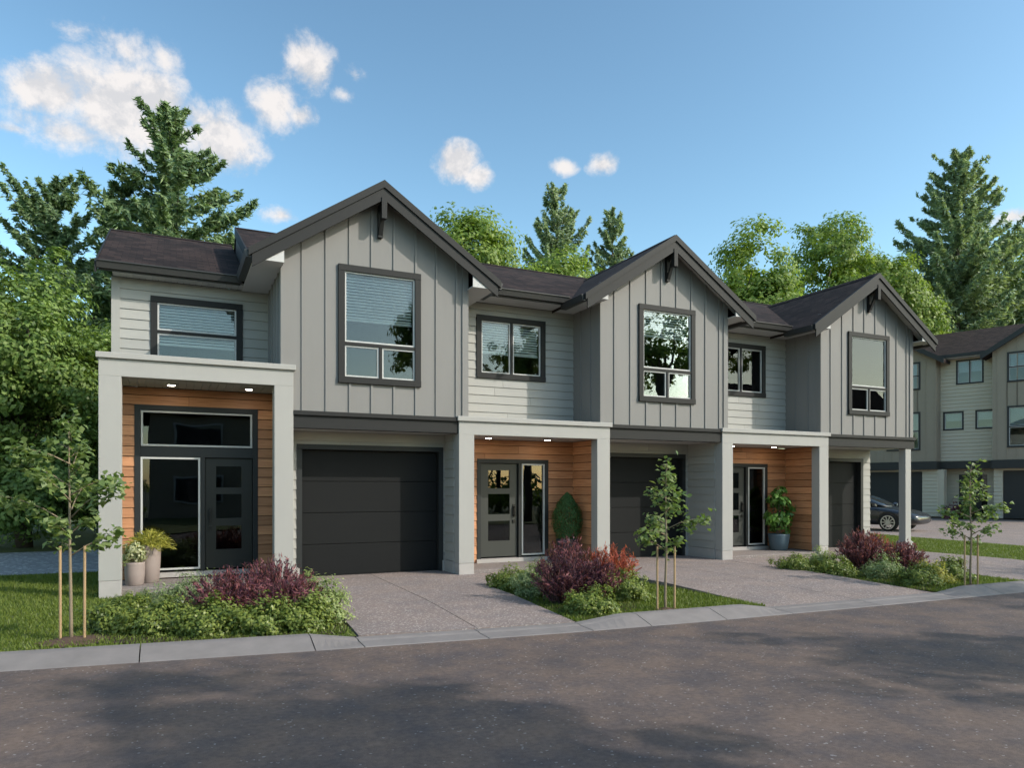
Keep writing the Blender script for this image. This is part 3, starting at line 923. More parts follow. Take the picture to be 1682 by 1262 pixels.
# ------------------------------------------------------------------ ground, road, kerb, drives
def interp(x, tab):
    if x <= tab[0][0]: return tab[0][1]
    for (a, b), (c, d) in zip(tab, tab[1:]):
        if x <= c: return b + (d - b) * (x - a) / (c - a)
    return tab[-1][1]


KF = [(-40, 13.0), (-12, 9.45), (-5, 8.45), (-1.41, 7.95), (-.26, 7.79), (1.3, 7.57), (3.19, 7.34), (4.29, 7.22), (6.16, 7.09), (8.6, 6.99), (12.3, 6.88), (19.5, 6.75)]
yf = lambda x: interp(x, KF)
yb = lambda x: interp(x, KF) + 0.47
DRIVES = [(1.86, 4.52), (7.52, 10.95), (13.62, 16.85)]


def ktop(x):
    for a, b in DRIVES:
        if a <= x <= b: return -0.075
        if a - .5 < x < a: return -0.005 - .07 * (x - a + .5) / .5
        if b < x < b + .6: return -0.075 + .07 * (x - b) / .6
    return -0.005


def sheet(name, poly, z, m, kind='structure', sub=None):
    mb = MB(); mb.add([(x, y, z) for x, y in poly], [tuple(range(len(poly)))])
    o = mb.build(name, m)
    o['kind'] = kind
    return o


def build_ground():
    sheet('ground', [(-900, -900), (900, -900), (900, 900), (-900, 900)], -0.30, 'ground')
    # street, a strip that follows the kerb
    xs = list(np.linspace(-40, 19.5, 60))
    poly = [(-60, -14), (60, -14), (60, 6.4), (19.5, 6.4)]
    mb = MB()
    vs = []; fs = []
    for i, x in enumerate(xs):
        vs += [(x, -2.3, -0.10), (x, yf(x) + .06, -0.10)]
        if i: fs.append((2 * i - 2, 2 * i, 2 * i + 1, 2 * i - 1))
    n = len(vs)
    vs += [(60, -2.3, -0.10), (60, 6.81, -0.10)]
    fs.append((n - 2, n, n + 1, n - 1))
    mb.add(vs, fs)
    o = mb.build('road', 'asphalt'); o['kind'] = 'structure'
    sheet('lawn', [(-60, -14.5), (60, -14.5), (60, -2.32), (-60, -2.32)], -.06, 'lawn')
    # kerb
    kb = MB()
    vs = []; fs = []
    for i, x in enumerate(np.linspace(-40, 19.5, 80)):
        vs += [(x, yf(x) + .02, -.14), (x, yb(x) - .01, -.14)]
        if i: fs.append((2 * i - 2, 2 * i, 2 * i + 1, 2 * i - 1))
    kb.add(vs, fs)
    K = kb.build('kerb', 'soil'); K['kind'] = 'structure'
    cuts = [-13.4, -11.6, -9.8, -8.0, -6.2, -4.4, -2.3, -.27, 1.36, 1.86, 3.22, 4.50, 5.3, 6.42, 7.52, 9.2, 10.95, 11.9, 13.0, 13.62, 15.2, 16.85, 18.2, 19.5]
    for a, b in zip(cuts, cuts[1:]):
        g = MB(); N = 7
        vs = []; fs = []
        for i in range(N + 1):
            x = a + .006 + (b - a - .012) * i / N
            f, bk, zt = yf(x), yb(x), ktop(x)
            sec = [(f, -.22), (f, -.108), (f + .035, -.092), (f + .30, zt - .012), (f + .345, zt), (bk, zt + .001), (bk, -.22)]
            vs += [(x, y, z) for y, z in sec]
        q = 7
        for i in range(N):
            for j in range(q - 1):
                p0 = i * q + j
                fs.append((p0, p0 + q, p0 + q + 1, p0 + 1))
        fs.append(tuple(range(q))); fs.append(tuple(range(N * q + q - 1, N * q - 1, -1)))
        g.add(vs, fs)
        g.build('kerb_stone', 'kerb', K)
    # drives: slabs that fall gently to the kerb
    def slab(parent, x0a, x0b, x1a, x1b, y1, nm='drive_slab', y0=None, m='drive'):
        """left edge x0a (street) to x0b (house), right edge x1a to x1b"""
        g = MB(); N = 8
        vs = []; fs = []
        for i in range(N + 1):
            f = i / N
            xl, xr = x0a + (x0b - x0a) * f, x1a + (x1b - x1a) * f
            yl = (yb(xl) + .006 if y0 is None else y0); yr_ = (yb(xr) + .006 if y0 is None else y0)
            Y0, Y1 = yl + (y1 - yl) * f, yr_ + (y1 - yr_) * f
            z = lambda y: min(0.0, -0.072 + .072 * (y - 7.6) / 2.0)
            vs += [(xl, Y0, -.2), (xl, Y0, z(Y0)), (xr, Y1, z(Y1)), (xr, Y1, -.2)]
        for i in range(N):
            for j in range(3):
                p0 = i * 4 + j
                fs.append((p0, p0 + 1, p0 + 5, p0 + 4))
        fs.append((0, 3, 2, 1)); e = N * 4; fs.append((e, e + 1, e + 2, e + 3))
        g.add(vs, fs)
        return g.build(nm, m, parent)

    def base(x0, x1):
        g = MB().box(x0 + .02, x1 - .02, 7.9, 12.9, -.26, -.21)
        o = g.build('driveway', 'soil'); o['kind'] = 'structure'
        return o
    d1 = base(1.9, 4.5)
    slab(d1, 1.90, 2.08, 3.255, 3.305, 13.08); slab(d1, 3.267, 3.317, 4.52, 4.735, 13.08)
    d2 = base(7.5, 10.9)
    slab(d2, 7.52, 7.38, 9.20, 9.12, 13.5); slab(d2, 9.212, 9.132, 10.93, 10.87, 13.5)
    d3 = base(13.7, 16.8)
    slab(d3, 13.62, 13.55, 15.2, 15.2, 13.5); slab(d3, 15.212, 15.212, 16.85, 16.80, 13.5)
    for x0, x1 in ((4.55, 7.44), (10.945, 13.58)):
        g = MB().box(x0 + .1, x1 - .1, 11.0, 12.2, -.26, -.21).build('walkway', 'soil'); g['kind'] = 'structure'
        n = 2
        for i in range(n):
            a, b = x0 + (x1 - x0) * i / n, x0 + (x1 - x0) * (i + 1) / n
            MB().box(a + .006, b - .006, 10.88, 12.255, -.2, -.004).build('walk_slab', 'drive', g)
    # lawns
    def lawn(poly, label=None):
        o = sheet('lawn', poly, -.065, 'lawn')
        return o
    L1 = [(x, yb(x) + .004) for x in np.linspace(-38, 1.88, 40)] + [(2.04, 12.3), (2.0, 12.9), (-0.6, 12.9), (-0.8, 16.2), (-40, 17.5)]
    lawn(L1)
    L2 = [(x, yb(x) + .004) for x in np.linspace(4.53, 7.50, 8)] + [(7.39, 10.87), (4.60, 10.87)]
    lawn(L2)
    L3 = [(x, yb(x) + .004) for x in np.linspace(10.95, 13.61, 8)] + [(13.57, 10.87), (10.93, 10.87)]
    lawn(L3)
    L4 = [(x, yb(x) + .004) for x in np.linspace(16.86, 20.6, 5)] + [(21.2, 9.0), (21.8, 12.1), (22.5, 17.6), (24.5, 34), (17.1, 34), (17.1, 13.6), (16.81, 13.5)]
    lawn(L4)
    sheet('lawn', [(-60, 21.9), (-.9, 21.9), (17, 21.9), (24, 34.1), (24, 60), (-60, 60)], -.066, 'lawn')
    sheet('gravel_lane', [(-60, 17.6), (-40, 17.5), (-.8, 16.2), (-.8, 21.9), (-60, 21.9)], -.07, 'gravel')
    sheet('lane', [(20.6, 6.9), (21.2, 9.0), (21.8, 12.1), (22.5, 17.6), (24.5, 34), (25, 60), (75, 60), (75, 6.9)], -.074, 'drive')
    # grass blades
    def blades(name, polys, n, h, excl=()):
        P = []
        for poly, k in zip(polys, n):
            pa = np.array(poly); lo, hi = pa.min(0), pa.max(0)
            pts = lo + RNG.random((k * 3, 2)) * (hi - lo)
            ins = np.zeros(len(pts), bool)
            for i in range(len(pa)):
                a, b = pa[i], pa[(i + 1) % len(pa)]
                c = ((a[1] > pts[:, 1]) != (b[1] > pts[:, 1])) & (pts[:, 0] < (b[0] - a[0]) * (pts[:, 1] - a[1]) / (b[1] - a[1] + 1e-9) + a[0])
                ins ^= c
            P.append(pts[ins][:k])
        P = np.concatenate(P); N = len(P)
        a = RNG.random(N) * 2 * np.pi; hh = h * (.5 + RNG.random(N)); w = .006 + .004 * RNG.random(N)
        lean = RNG.normal(0, .45, (N, 2)) * hh[:, None]
        V = np.zeros((N, 3, 3))
        V[:, 0, :2] = P + np.c_[np.cos(a), np.sin(a)] * w[:, None]; V[:, 1, :2] = P - np.c_[np.cos(a), np.sin(a)] * w[:, None]
        V[:, :2, 2] = -.068; V[:, 2, :2] = P + lean; V[:, 2, 2] = -.066 + hh
        o = raw_mesh(name, V.reshape(-1, 3), 3, 'grass'); tag(o, kind='stuff')
        return o
    near1 = [(x, yb(x) + .01) for x in np.linspace(-4.5, 1.86, 14)] + [(1.9, 9), (-.3, 11), (-1, 14), (-1, 16), (-6.5, 16.3)]
    g = blades('lawn_grass', [near1, L2, L3, [(16.9, 7.3), (20.5, 7.3), (22.4, 17.5), (17.2, 17.5)]], [70000, 24000, 16000, 30000], .04)
    tag(g, 'short mown grass on the front lawns along the kerb', 'grass')


def raw_mesh(name, V, nv, m, parent=None, smooth=False):
    """V: (n*nv, 3) separate nv-gons"""
    me = bpy.data.meshes.new(name)
    n = len(V) // nv
    me.vertices.add(len(V)); me.vertices.foreach_set('co', np.ascontiguousarray(V, dtype=np.float32).ravel())
    me.loops.add(n * nv); me.loops.foreach_set('vertex_index', np.arange(n * nv, dtype=np.int32))
    me.polygons.add(n); me.polygons.foreach_set('loop_start', np.arange(0, n * nv, nv, dtype=np.int32))
    try:
        me.polygons.foreach_set('loop_total', np.full(n, nv, dtype=np.int32))
    except Exception:
        pass
    me.update(calc_edges=True)
    me.materials.append(M[m])
    o = link(bpy.data.objects.new(name, me))
    adopt(o, parent)
    return o


# ------------------------------------------------------------------ plants
def unit(a):
    return a / (np.linalg.norm(a, axis=1, keepdims=True) + 1e-9)


def leaf_verts(P, N, L, W, T=None, fold=0.15):
    """rhombic leaves at P with normals N, length L, width W, optional long-axis direction T"""
    n = len(P)
    N = unit(N)
    if T is None: T = RNG.normal(size=(n, 3))
    T = unit(T - N * (T * N).sum(1, keepdims=True))
    B = np.cross(N, T)
    L = np.broadcast_to(np.asarray(L, float).reshape(-1, 1), (n, 1)); W = np.broadcast_to(np.asarray(W, float).reshape(-1, 1), (n, 1))
    V = np.empty((n, 4, 3))
    V[:, 0] = P - T * L / 2; V[:, 2] = P + T * L / 2
    V[:, 1] = P + B * W / 2 + N * W * fold - T * L * .06; V[:, 3] = P - B * W / 2 + N * W * fold - T * L * .06
    return V.reshape(-1, 3)


def clumped(c, rad, ncl, per, cr, seed_shell=0.55, flat=1.0, bottom=-0.75, jitter=0.12):
    """leaf positions in clumps spread over the outside of a lumpy ellipsoid"""
    c = np.array(c); rad = np.array(rad)
    d = unit(RNG.normal(size=(ncl * 2, 3)))
    d = d[d[:, 2] > bottom][:ncl]
    r = seed_shell + (1 - seed_shell) * RNG.random(len(d)) ** .5
    lump = 1 + jitter * np.sin(d[:, :1] * 5 + 1.3 * d[:, 1:2] * 4) + jitter * np.sin(d[:, 2:3] * 7 + d[:, :1] * 3)
    cc = c + d * rad * r[:, None] * lump
    s = cr * (.6 + .8 * RNG.random(len(d)))
    off = unit(RNG.normal(size=(len(d), per, 3))[..., :].reshape(-1, 3)).reshape(len(d), per, 3) * (RNG.random((len(d), per, 1)) ** .4)
    off[..., 2] *= flat
    P = cc[:, None, :] + off * s[:, None, None]
    out = np.repeat(d[:, None, :], per, 1)
    Nn = unit((off + .7 * out + RNG.normal(0, .35, off.shape)).reshape(-1, 3))
    return P.reshape(-1, 3), Nn


def limb(mb, p0, p1, r0, r1, sag=0.0, n=5, wig=.05):
    p0, p1 = Vector(p0), Vector(p1)
    L = (p1 - p0).length
    pts = []
    for i in range(n + 1):
        f = i / n
        p = p0.lerp(p1, f) + Vector((random.uniform(-wig, wig), random.uniform(-wig, wig), 0)) * L * (1 if 0 < i < n else 0) + Vector((0, 0, sag * L * 4 * f * (1 - f)))
        pts.append(p)
    mb.tube(pts, [r0 + (r1 - r0) * i / n for i in range(n + 1)], 7)


def broadleaf(label, base, height, crad, ncl, per, leaf, mt='leaf_maple', group=None, clump=.75, bottom=-.75, low=0.0, name='broadleaf_tree', lobes=5, trunk=.22, dense=1.7):
    """tree of several crown lobes on limbs"""
    t = thing(name, label, 'tree', base, group=group)
    b = Vector(base)
    mb = MB()
    cz = height - crad[2]
    fork = max(cz - crad[2] * .55, height * .18)
    limb(mb, b + Vector((0, 0, -.1)), b + Vector((0, 0, fork)), trunk, trunk * .7, 0, 5, .03)
    Ps, Ns = [], []
    specs = [((0, 0, cz + crad[2] * .28), (crad[0] * .62, crad[1] * .62, crad[2] * .72))]
    for i in range(lobes):
        a = 2 * math.pi * (i + random.random() * .6) / lobes
        rr = random.uniform(.42, .58)
        specs.append(((math.cos(a) * crad[0] * rr, math.sin(a) * crad[1] * rr, cz + random.uniform(-.45, .25) * crad[2]),
                      (crad[0] * random.uniform(.42, .56), crad[1] * random.uniform(.42, .56), crad[2] * random.uniform(.42, .6))))
    if low:
        for i in range(4):
            a = 2 * math.pi * (i + random.random()) / 4
            specs.append(((math.cos(a) * crad[0] * .5, math.sin(a) * crad[1] * .5, low), (crad[0] * .55, crad[1] * .55, low * .95)))
    tot = sum(s[1][0] * s[1][2] for s in specs)
    for c, r in specs:
        k = max(8, int(ncl * r[0] * r[2] / tot))
        P, N = clumped(b + Vector(c), r, int(k * dense), per, clump, bottom=bottom, flat=.75)
        Ps.append(P); Ns.append(N)
        limb(mb, b + Vector((0, 0, fork * random.uniform(.75, 1))), b + Vector(c) + Vector((0, 0, r[2] * .3)), trunk * .5, .03, .04, 5, .06)
    P = np.concatenate(Ps); N = np.concatenate(Ns)
    n = len(P)
    V = leaf_verts(P, N + np.array([0, 0, .25]), leaf * (.7 + .7 * RNG.random(n)), leaf * .62 * (.7 + .6 * RNG.random(n)))
    mb.build('trunk', 'bark', t, smooth=True)
    raw_mesh('crown', V, 4, mt, t)
    return t


def conifer(label, base, height, rad, mt='needle', group=None, z0=.08, dens=1.0, name='conifer_tree', up=.25, tuft=.30):
    t = thing(name, label, 'tree', base, group=group)
    b = np.array(base, float)
    mb = MB()
    mb.tube([(b[0] + .08 * math.sin(i), b[1], b[2] + height * i / 8 - .1) for i in range(9)], [max(.02, .28 * (1 - i / 8.2)) * height / 18 for i in range(9)], 8)
    Ps, Ts, Ls = [], [], []
    nw = int(height * 2.0)
    for w in range(nw):
        f = z0 + (1 - z0) * (w + .5) / nw
        z = height * f
        prof = (1 - f) ** .72
        for q in range(int(5 + 2 * (1 - f) + random.random() * 2)):
            a = random.random() * 2 * math.pi
            L = rad * prof * random.uniform(.62, 1.12) + .25
            if random.random() < .2: L *= random.uniform(1.15, 1.38)
            dirh = np.array([math.cos(a), math.sin(a), 0]); side = np.array([-math.sin(a), math.cos(a), 0])
            rise = random.uniform(-.12, .34) + .7 * f ** 1.5
            nb = int(max(10, L * 15 * dens))
            tt = np.sort(RNG.random(nb)) ** .75
            path = lambda x: (dirh * (L * x)[:, None] + np.array([0, 0, 1]) * (L * (rise * x - .34 * x ** 2 + up * x ** 3))[:, None])
            cen = b + np.array([0, 0, z]) + path(tt)
            m = 5
            for s in (-1, 1):
                wl = (.26 * L * (1 - .9 * tt) * (.45 + .55 * np.minimum(1, tt * 3)) + .07) * RNG.uniform(.5, 1.15, nb)
                for j in range(m):
                    u = (j + RNG.random(nb)) / m
                    dirs = side * s * .75 + dirh * .6
                    pp = cen + dirs * (wl * u)[:, None]
                    pp[:, 2] += -.22 * wl * u ** 1.6 + RNG.normal(0, .04 + .018 * L, nb) - .03
                    Ps.append(pp)
                    Ts.append(np.repeat((dirs + np.array([0, 0, .15]))[None], nb, 0) + RNG.normal(0, .4, (nb, 3)))
            limbp = path(np.linspace(0, 1, 4)) + b + np.array([0, 0, z])
            mb.tube([tuple(p) for p in limbp], [.045 * L / rad + .012, .03 * L / rad + .01, .018, .006], 4, cap=False)
    # leader
    k = 60
    pp = b + np.c_[RNG.normal(0, .06, k), RNG.normal(0, .06, k), height * (.95 + .055 * RNG.random(k))]
    Ps.append(pp); Ts.append(RNG.normal(0, .4, (k, 3)) + np.array([0, 0, 1]))
    P = np.concatenate(Ps); T = np.concatenate(Ts); n = len(P)
    V = leaf_verts(P, RNG.normal(0, .7, (n, 3)) + np.array([.2, -.4, .7]), tuft * (.6 + .8 * RNG.random(n)), tuft * .30 * (.7 + .6 * RNG.random(n)), T)
    mb.build('trunk', 'bark', t, smooth=True)
    raw_mesh('crown', V, 4, mt, t)
    return t


def young_tree(label, base, height, crown_w, crown_z0, nleaf, leaf=.085, seed=1):
    rs = random.Random(seed)
    t = thing('young_tree', label, 'tree', base, group='young staked trees along the kerb')
    b = Vector(base)
    mb = MB()
    lean = rs.uniform(-.02, .02)
    stem = [b + Vector((lean * i * .3, .012 * math.sin(i * 1.3), -.08 + (height - .1) * i / 8)) for i in range(9)]
    mb.tube(stem, [.020 - .0018 * i for i in range(9)], 8)
    P, N = [], []
    nbr = 19
    for i in range(nbr):
        f = (i + .5) / nbr
        z = crown_z0 + (height - crown_z0) * f
        a = i * 2.4 + rs.uniform(-.5, .5)
        env = math.sin(math.pi * min(1, .16 + .9 * f)) ** .8
        L = crown_w * .5 * max(.16, env * (1.12 - .55 * f)) * rs.choice((.45, .8, 1.05, 1.4))
        p0 = Vector((b.x, b.y, b.z + z - .12)); d = Vector((math.cos(a), math.sin(a), rs.uniform(.15, .75) * (0.6 + f))).normalized()
        pts = [p0 + d * (L * s) + Vector((0, 0, .10 * L * math.sin(s * 3))) for s in (0, .33, .66, 1)]
        mb.tube(pts, [.009, .006, .004, .002], 5)
        k = max(5, int(nleaf * L / (crown_w * 9)))
        for _ in range(k):
            s = .25 + .8 * rs.random() ** .55
            p = p0 + d * (L * s) + Vector((rs.gauss(0, .055), rs.gauss(0, .055), rs.gauss(0, .045)))
            P.append(p); N.append((rs.gauss(0, .6), rs.gauss(0, .6) - .2, .9))
    P = np.array(P); N = np.array(N); n = len(P)
    V = leaf_verts(P, N, leaf * (.6 + .7 * RNG.random(n)), leaf * .7 * (.7 + .5 * RNG.random(n)), RNG.normal(0, 1, (n, 3)) + np.array([0, 0, -.5]), .22)
    mb.build('trunk', 'young_bark', t, smooth=True)
    raw_mesh('crown', V, 4, 'leaf_young', t)
    return t


def shrub(label, c, rad, n, leaf, mt, group, name='shrub', bottom=-.1, cr=.11, stems=True, cat='shrub', fine=0.62, upright=0.0):
    """a mounded shrub: leaf clumps over a lumpy dome, stems inside"""
    t = thing(name, label, cat, (c[0], c[1], c[2]), group=group)
    per = 26
    P, N = clumped((c[0], c[1], c[2] + rad[2] * .12), (rad[0] * .86, rad[1] * .86, rad[2]), max(8, n // per), per, cr * .8, seed_shell=.5, bottom=bottom, jitter=.20)
    P[:, 2] = np.maximum(P[:, 2], c[2] + .005)
    k = len(P)
    T = None
    if upright: T = RNG.normal(0, .5, (k, 3)) + np.array([0, 0, upright]) + (P - np.array(c)) * .8
    V = leaf_verts(P, N + np.array([0, -.1, .35]), leaf * (.6 + .8 * RNG.random(k)), leaf * fine * (.7 + .6 * RNG.random(k)), T)
    raw_mesh('foliage', V, 4, mt, t)
    mb = MB()
    for i in range(9):
        a = random.random() * 6.28; r = random.uniform(.3, .8)
        limb(mb, (c[0] + .02 * math.cos(a), c[1] + .02 * math.sin(a), c[2] - .03), (c[0] + rad[0] * r * math.cos(a), c[1] + rad[1] * r * math.sin(a), c[2] + rad[2] * random.uniform(.5, .9)), .008, .003, .03, 3)
    mb.build('stems', 'bark', t)
    return t


def barberry(label, c, rad, nst, leaf, mt, group):
    """arching stems set with small leaves all along"""
    t = thing('barberry_shrub', label, 'shrub', c, group=group)
    mb = MB(); P, T = [], []
    for i in range(nst):
        a = random.random() * 6.283; lean = random.random() ** .7
        L = rad[2] * random.uniform(.7, 1.25)
        p0 = np.array(c) + np.array([math.cos(a), math.sin(a), 0]) * random.random() * .3 * rad[0]
        tip = np.array(c) + np.array([math.cos(a) * rad[0] * lean, math.sin(a) * rad[1] * lean, L * (1.05 - .45 * lean ** 2)])
        mid = (p0 + tip) / 2 + np.array([0, 0, .07 * L])
        s = np.linspace(0, 1, 5)[:, None]
        path = (1 - s) ** 2 * p0 + 2 * s * (1 - s) * mid + s ** 2 * tip
        mb.tube([tuple(q) for q in path], [.005, .0045, .004, .003, .0015], 4, cap=False)
        k = 34
        s = (.12 + .88 * RNG.random((k, 1)) ** .8)
        pp = (1 - s) ** 2 * p0 + 2 * s * (1 - s) * mid + s ** 2 * tip
        dr = tip - mid; dr = dr / np.linalg.norm(dr)
        P.append(pp + RNG.normal(0, .013, (k, 3))); T.append(np.repeat(dr[None], k, 0) + RNG.normal(0, .36, (k, 3)))
    P = np.concatenate(P); T = np.concatenate(T); n = len(P)
    V = leaf_verts(P, RNG.normal(0, 1, (n, 3)) + np.array([0, -.2, .5]), leaf * 1.75 * (.6 + .8 * RNG.random(n)), leaf * .36 * (.7 + .6 * RNG.random(n)), T)
    mb.build('stems', 'bark', t)
    raw_mesh('foliage', V, 4, mt, t)
    return t


def bed(poly):
    sheet('planting_bed', poly, -.055, 'soil')


def pot(name, label, c, r, h, mt, taper=.8):
    t = thing(name, label, 'planter', c)
    prof = [(r * taper * .92, 0), (r * taper, .01), (r * (taper + 1) / 2 * 1.04, h * .5), (r, h - .03), (r, h), (r * .9, h), (r * .88, h - .04), (.001, h - .04)]
    p = MB().lathe(prof, c, 28).build('pot', mt, t, smooth=True)
    MB().lathe([(r * .86, 0), (r * .86, .006)], (c[0], c[1], c[2] + h - .038), 20).build('soil', 'soil', t)
    return t


def build_plants():
    # ---- beds
    bed([(-.75, 8.75), (.3, 8.30), (1.80, 8.15), (2.0, 9.0), (2.02, 11.9), (1.2, 12.1), (-.55, 12.1), (-.95, 10.6)])
    bed([(4.66, 7.75), (5.05, 7.75), (5.75, 8.1), (6.2, 8.7), (6.3, 9.8), (6.3, 10.85), (4.63, 10.85)])
    bed([(11.0, 7.42), (11.35, 7.55), (12.0, 8.3), (12.9, 9.6), (13.5, 10.3), (13.53, 10.85), (10.98, 10.85)])
    z = -.06
    gg = 'green mounded shrubs in the planting beds'
    rg = 'red barberry shrubs in the planting beds'
    lg = 'pale variegated shrubs in the planting beds'
    # bed in front of the end house
    for lab, c, rd in (
        ('low green shrub at the left end of the first bed, beside the staked tree', (-.52, 9.55, z), (.40, .38, .27)),
        ('low green shrub in front of the left portal post', (-.12, 9.15, z), (.44, .38, .28)),
        ('low green shrub at the front of the first bed below the pots', (.40, 8.84, z), (.44, .36, .29)),
        ('low green shrub at the front of the first bed below the red barberry', (.93, 8.68, z), (.44, .33, .29)),
        ('low green shrub at the right front of the first bed near the kerb', (1.40, 8.60, z), (.40, .30, .27)),
        ('small green shrub behind the staked tree at the bed edge', (-.45, 10.35, z), (.38, .38, .22)),
    ):
        shrub(lab, c, rd, 5200, .042, 'leaf_hedge', gg, cr=.10)
    shrub('grey-green upright shrub at the foot of the tall porch, below the taupe pots', (.18, 9.95, z), (.46, .42, .44), 4200, .055, 'leaf_grey', lg, cr=.12, fine=.3, upright=.8)
    shrub('pale green shrub at the right corner of the first bed beside the driveway', (1.72, 9.0, z), (.34, .46, .36), 4200, .05, 'leaf_light', lg, cr=.10, fine=.42, upright=.5)
    shrub('olive green shrub behind the barberry next to the first driveway', (1.72, 10.3, z), (.26, .42, .34), 2600, .05, 'leaf_light', lg, cr=.10, fine=.42, upright=.5)
    barberry('spreading dark red barberry at the left of the first bed', (.62, 9.35, z), (.60, .5, .54), 170, .042, 'leaf_red', rg)
    barberry('tall dark red barberry in front of the right portal post of the end house', (1.18, 9.75, z), (.62, .5, .62), 190, .042, 'leaf_red', rg)
    barberry('rosy red barberry at the front right of the first bed', (1.28, 9.05, z), (.56, .42, .48), 150, .042, 'leaf_red', rg)
    # bed in front of the middle house
    shrub('low green shrub at the front tip of the middle bed by the kerb', (5.02, 8.12, z), (.42, .38, .25), 5200, .042, 'leaf_hedge', gg, cr=.10)
    shrub('low green shrub at the back left of the middle bed beside the walkway', (4.88, 10.45, z), (.36, .40, .28), 3600, .042, 'leaf_hedge', gg, cr=.10)
    shrub('round green shrub behind the staked tree at the right of the middle bed', (6.02, 8.85, z), (.42, .42, .36), 5200, .042, 'leaf_hedge', gg, cr=.10)
    shrub('pale green shrub along the left edge of the middle bed', (4.98, 9.72, z), (.36, .44, .30), 3600, .046, 'leaf_grey', lg, cr=.10, fine=.45, upright=.4)
    shrub('yellow-green shrub at the back of the middle bed under the door', (5.35, 10.4, z), (.36, .36, .32), 3200, .046, 'leaf_light', lg, cr=.10, fine=.42, upright=.5)
    barberry('dark red barberry at the left of the middle bed', (5.02, 8.85, z), (.50, .5, .58), 160, .042, 'leaf_red', rg)
    barberry('tall red barberry in the centre of the middle bed with the brightest tips', (5.45, 9.45, z), (.54, .5, .72), 180, .042, 'leaf_red', rg)
    barberry('dark purple-red barberry low at the front of the middle bed', (5.62, 8.85, z), (.48, .42, .50), 150, .042, 'leaf_red', rg)
    barberry('bright orange-red barberry at the right of the middle bed', (6.15, 9.35, z), (.48, .46, .62), 160, .042, 'leaf_orange', rg)
    # bed in front of the right house
    shrub('low dark green shrub at the left end of the right bed beside the walkway', (11.05, 10.35, z), (.36, .46, .26), 3600, .042, 'leaf_hedge', gg, cr=.10)
    shrub('low green shrub at the middle of the left edge of the right bed', (11.25, 9.6, z), (.38, .44, .26), 3600, .042, 'leaf_hedge', gg, cr=.10)
    shrub('low green shrub at the front tip of the right bed by the kerb', (11.42, 8.0, z), (.42, .36, .26), 4600, .042, 'leaf_hedge', gg, cr=.10)
    shrub('grey-green shrub in the middle of the right bed', (11.65, 8.85, z), (.42, .40, .32), 3600, .05, 'leaf_grey', lg, cr=.10, fine=.35, upright=.6)
    shrub('yellow-green shrub at the front of the right bed under the red barberry', (11.95, 8.15, z), (.40, .36, .28), 3800, .05, 'leaf_gold', lg, cr=.10, fine=.35, upright=.6)
    shrub('yellow-green shrub at the back left of the right bed by the portal post', (11.85, 10.45, z), (.40, .36, .32), 3200, .05, 'leaf_light', lg, cr=.10, fine=.35, upright=.6)
    shrub('green shrub at the right front of the right bed beside the lawn', (12.55, 8.25, z), (.42, .40, .29), 4600, .044, 'leaf_hedge', gg, cr=.10)
    barberry('tall dark red barberry at the foot of the right portal post', (12.25, 9.75, z), (.58, .5, .70), 180, .044, 'leaf_red', rg)
    barberry('low purple-red barberry at the right of the right bed', (12.75, 9.25, z), (.54, .48, .50), 160, .044, 'leaf_red', rg)
    barberry('small orange-red barberry between the two red ones of the right bed', (12.85, 9.95, z), (.42, .4, .58), 110, .044, 'leaf_orange', rg)
    # ---- pots
    p = pot('potted_plant', 'tall taupe pot with a golden grassy plant at the left porch', (-.30, 12.98, .058), .17, .60, 'pot_taupe', .82)
    fountain(p, (-.30, 12.98, .62), .30, .42, 600, 'leaf_gold')
    p = pot('potted_plant', 'short taupe pot with a cream variegated plant at the left porch', (-.50, 12.72, .058), .145, .36, 'pot_taupe', .9)
    P, N = clumped((-.50, 12.72, .53), (.17, .17, .19), 40, 18, .055, bottom=-.6)
    raw_mesh('foliage', leaf_verts(P, N, .05, .034), 4, 'leaf_cream', p)
    p = pot('potted_plant', 'dark round pot with a cone-shaped topiary beside the middle door', (7.47, 13.02, .058), .23, .46, 'pot_dark', .72)
    ax = 7.47, 13.02
    n = 9000
    f = RNG.random(n) ** .8; a = RNG.random(n) * 6.283
    r = .31 * np.sin(np.pi * np.clip(.18 + .82 * f, 0, 1)) ** .75 * (.78 + .26 * RNG.random(n)) * (1 + .05 * np.sin(a * 5 + f * 17) + .04 * np.sin(a * 3 - f * 23))
    P = np.c_[ax[0] + r * np.cos(a), ax[1] + r * np.sin(a), .50 + .98 * f]
    raw_mesh('foliage', leaf_verts(P, np.c_[np.cos(a), np.sin(a), .3 + 0 * a] + RNG.normal(0, .5, (n, 3)), .03, .015, np.c_[np.cos(a) * .4, np.sin(a) * .4, 1 + 0 * a] + RNG.normal(0, .4, (n, 3))), 4, 'leaf_topiary', p)
    MB().tube([(ax[0], ax[1], .44), (ax[0], ax[1], 1.3)], .015, 6).build('stem', 'bark', p)
    p = pot('potted_plant', 'blue-grey pot with a tall glossy-leaved plant beside the right door', (13.36, 12.98, .058), .25, .40, 'pot_blue', .8)
    P, N = clumped((13.36, 12.98, 1.0), (.30, .30, .52), 70, 10, .10, bottom=-.9)
    raw_mesh('foliage', leaf_verts(P, N + np.array([0, 0, .4]), .15, .075, np.c_[P[:, 0] - 13.36, P[:, 1] - 12.98, -.25 + 0 * P[:, 0]] + RNG.normal(0, .15, P.shape)), 4, 'leaf_gloss', p)
    mb = MB()
    for i in range(6):
        limb(mb, (13.36 + .03 * math.cos(i), 12.98 + .03 * math.sin(i), .4), (13.36 + .16 * math.cos(i), 12.98 + .16 * math.sin(i), 1.2), .01, .005)
    mb.build('stem', 'bark', p)
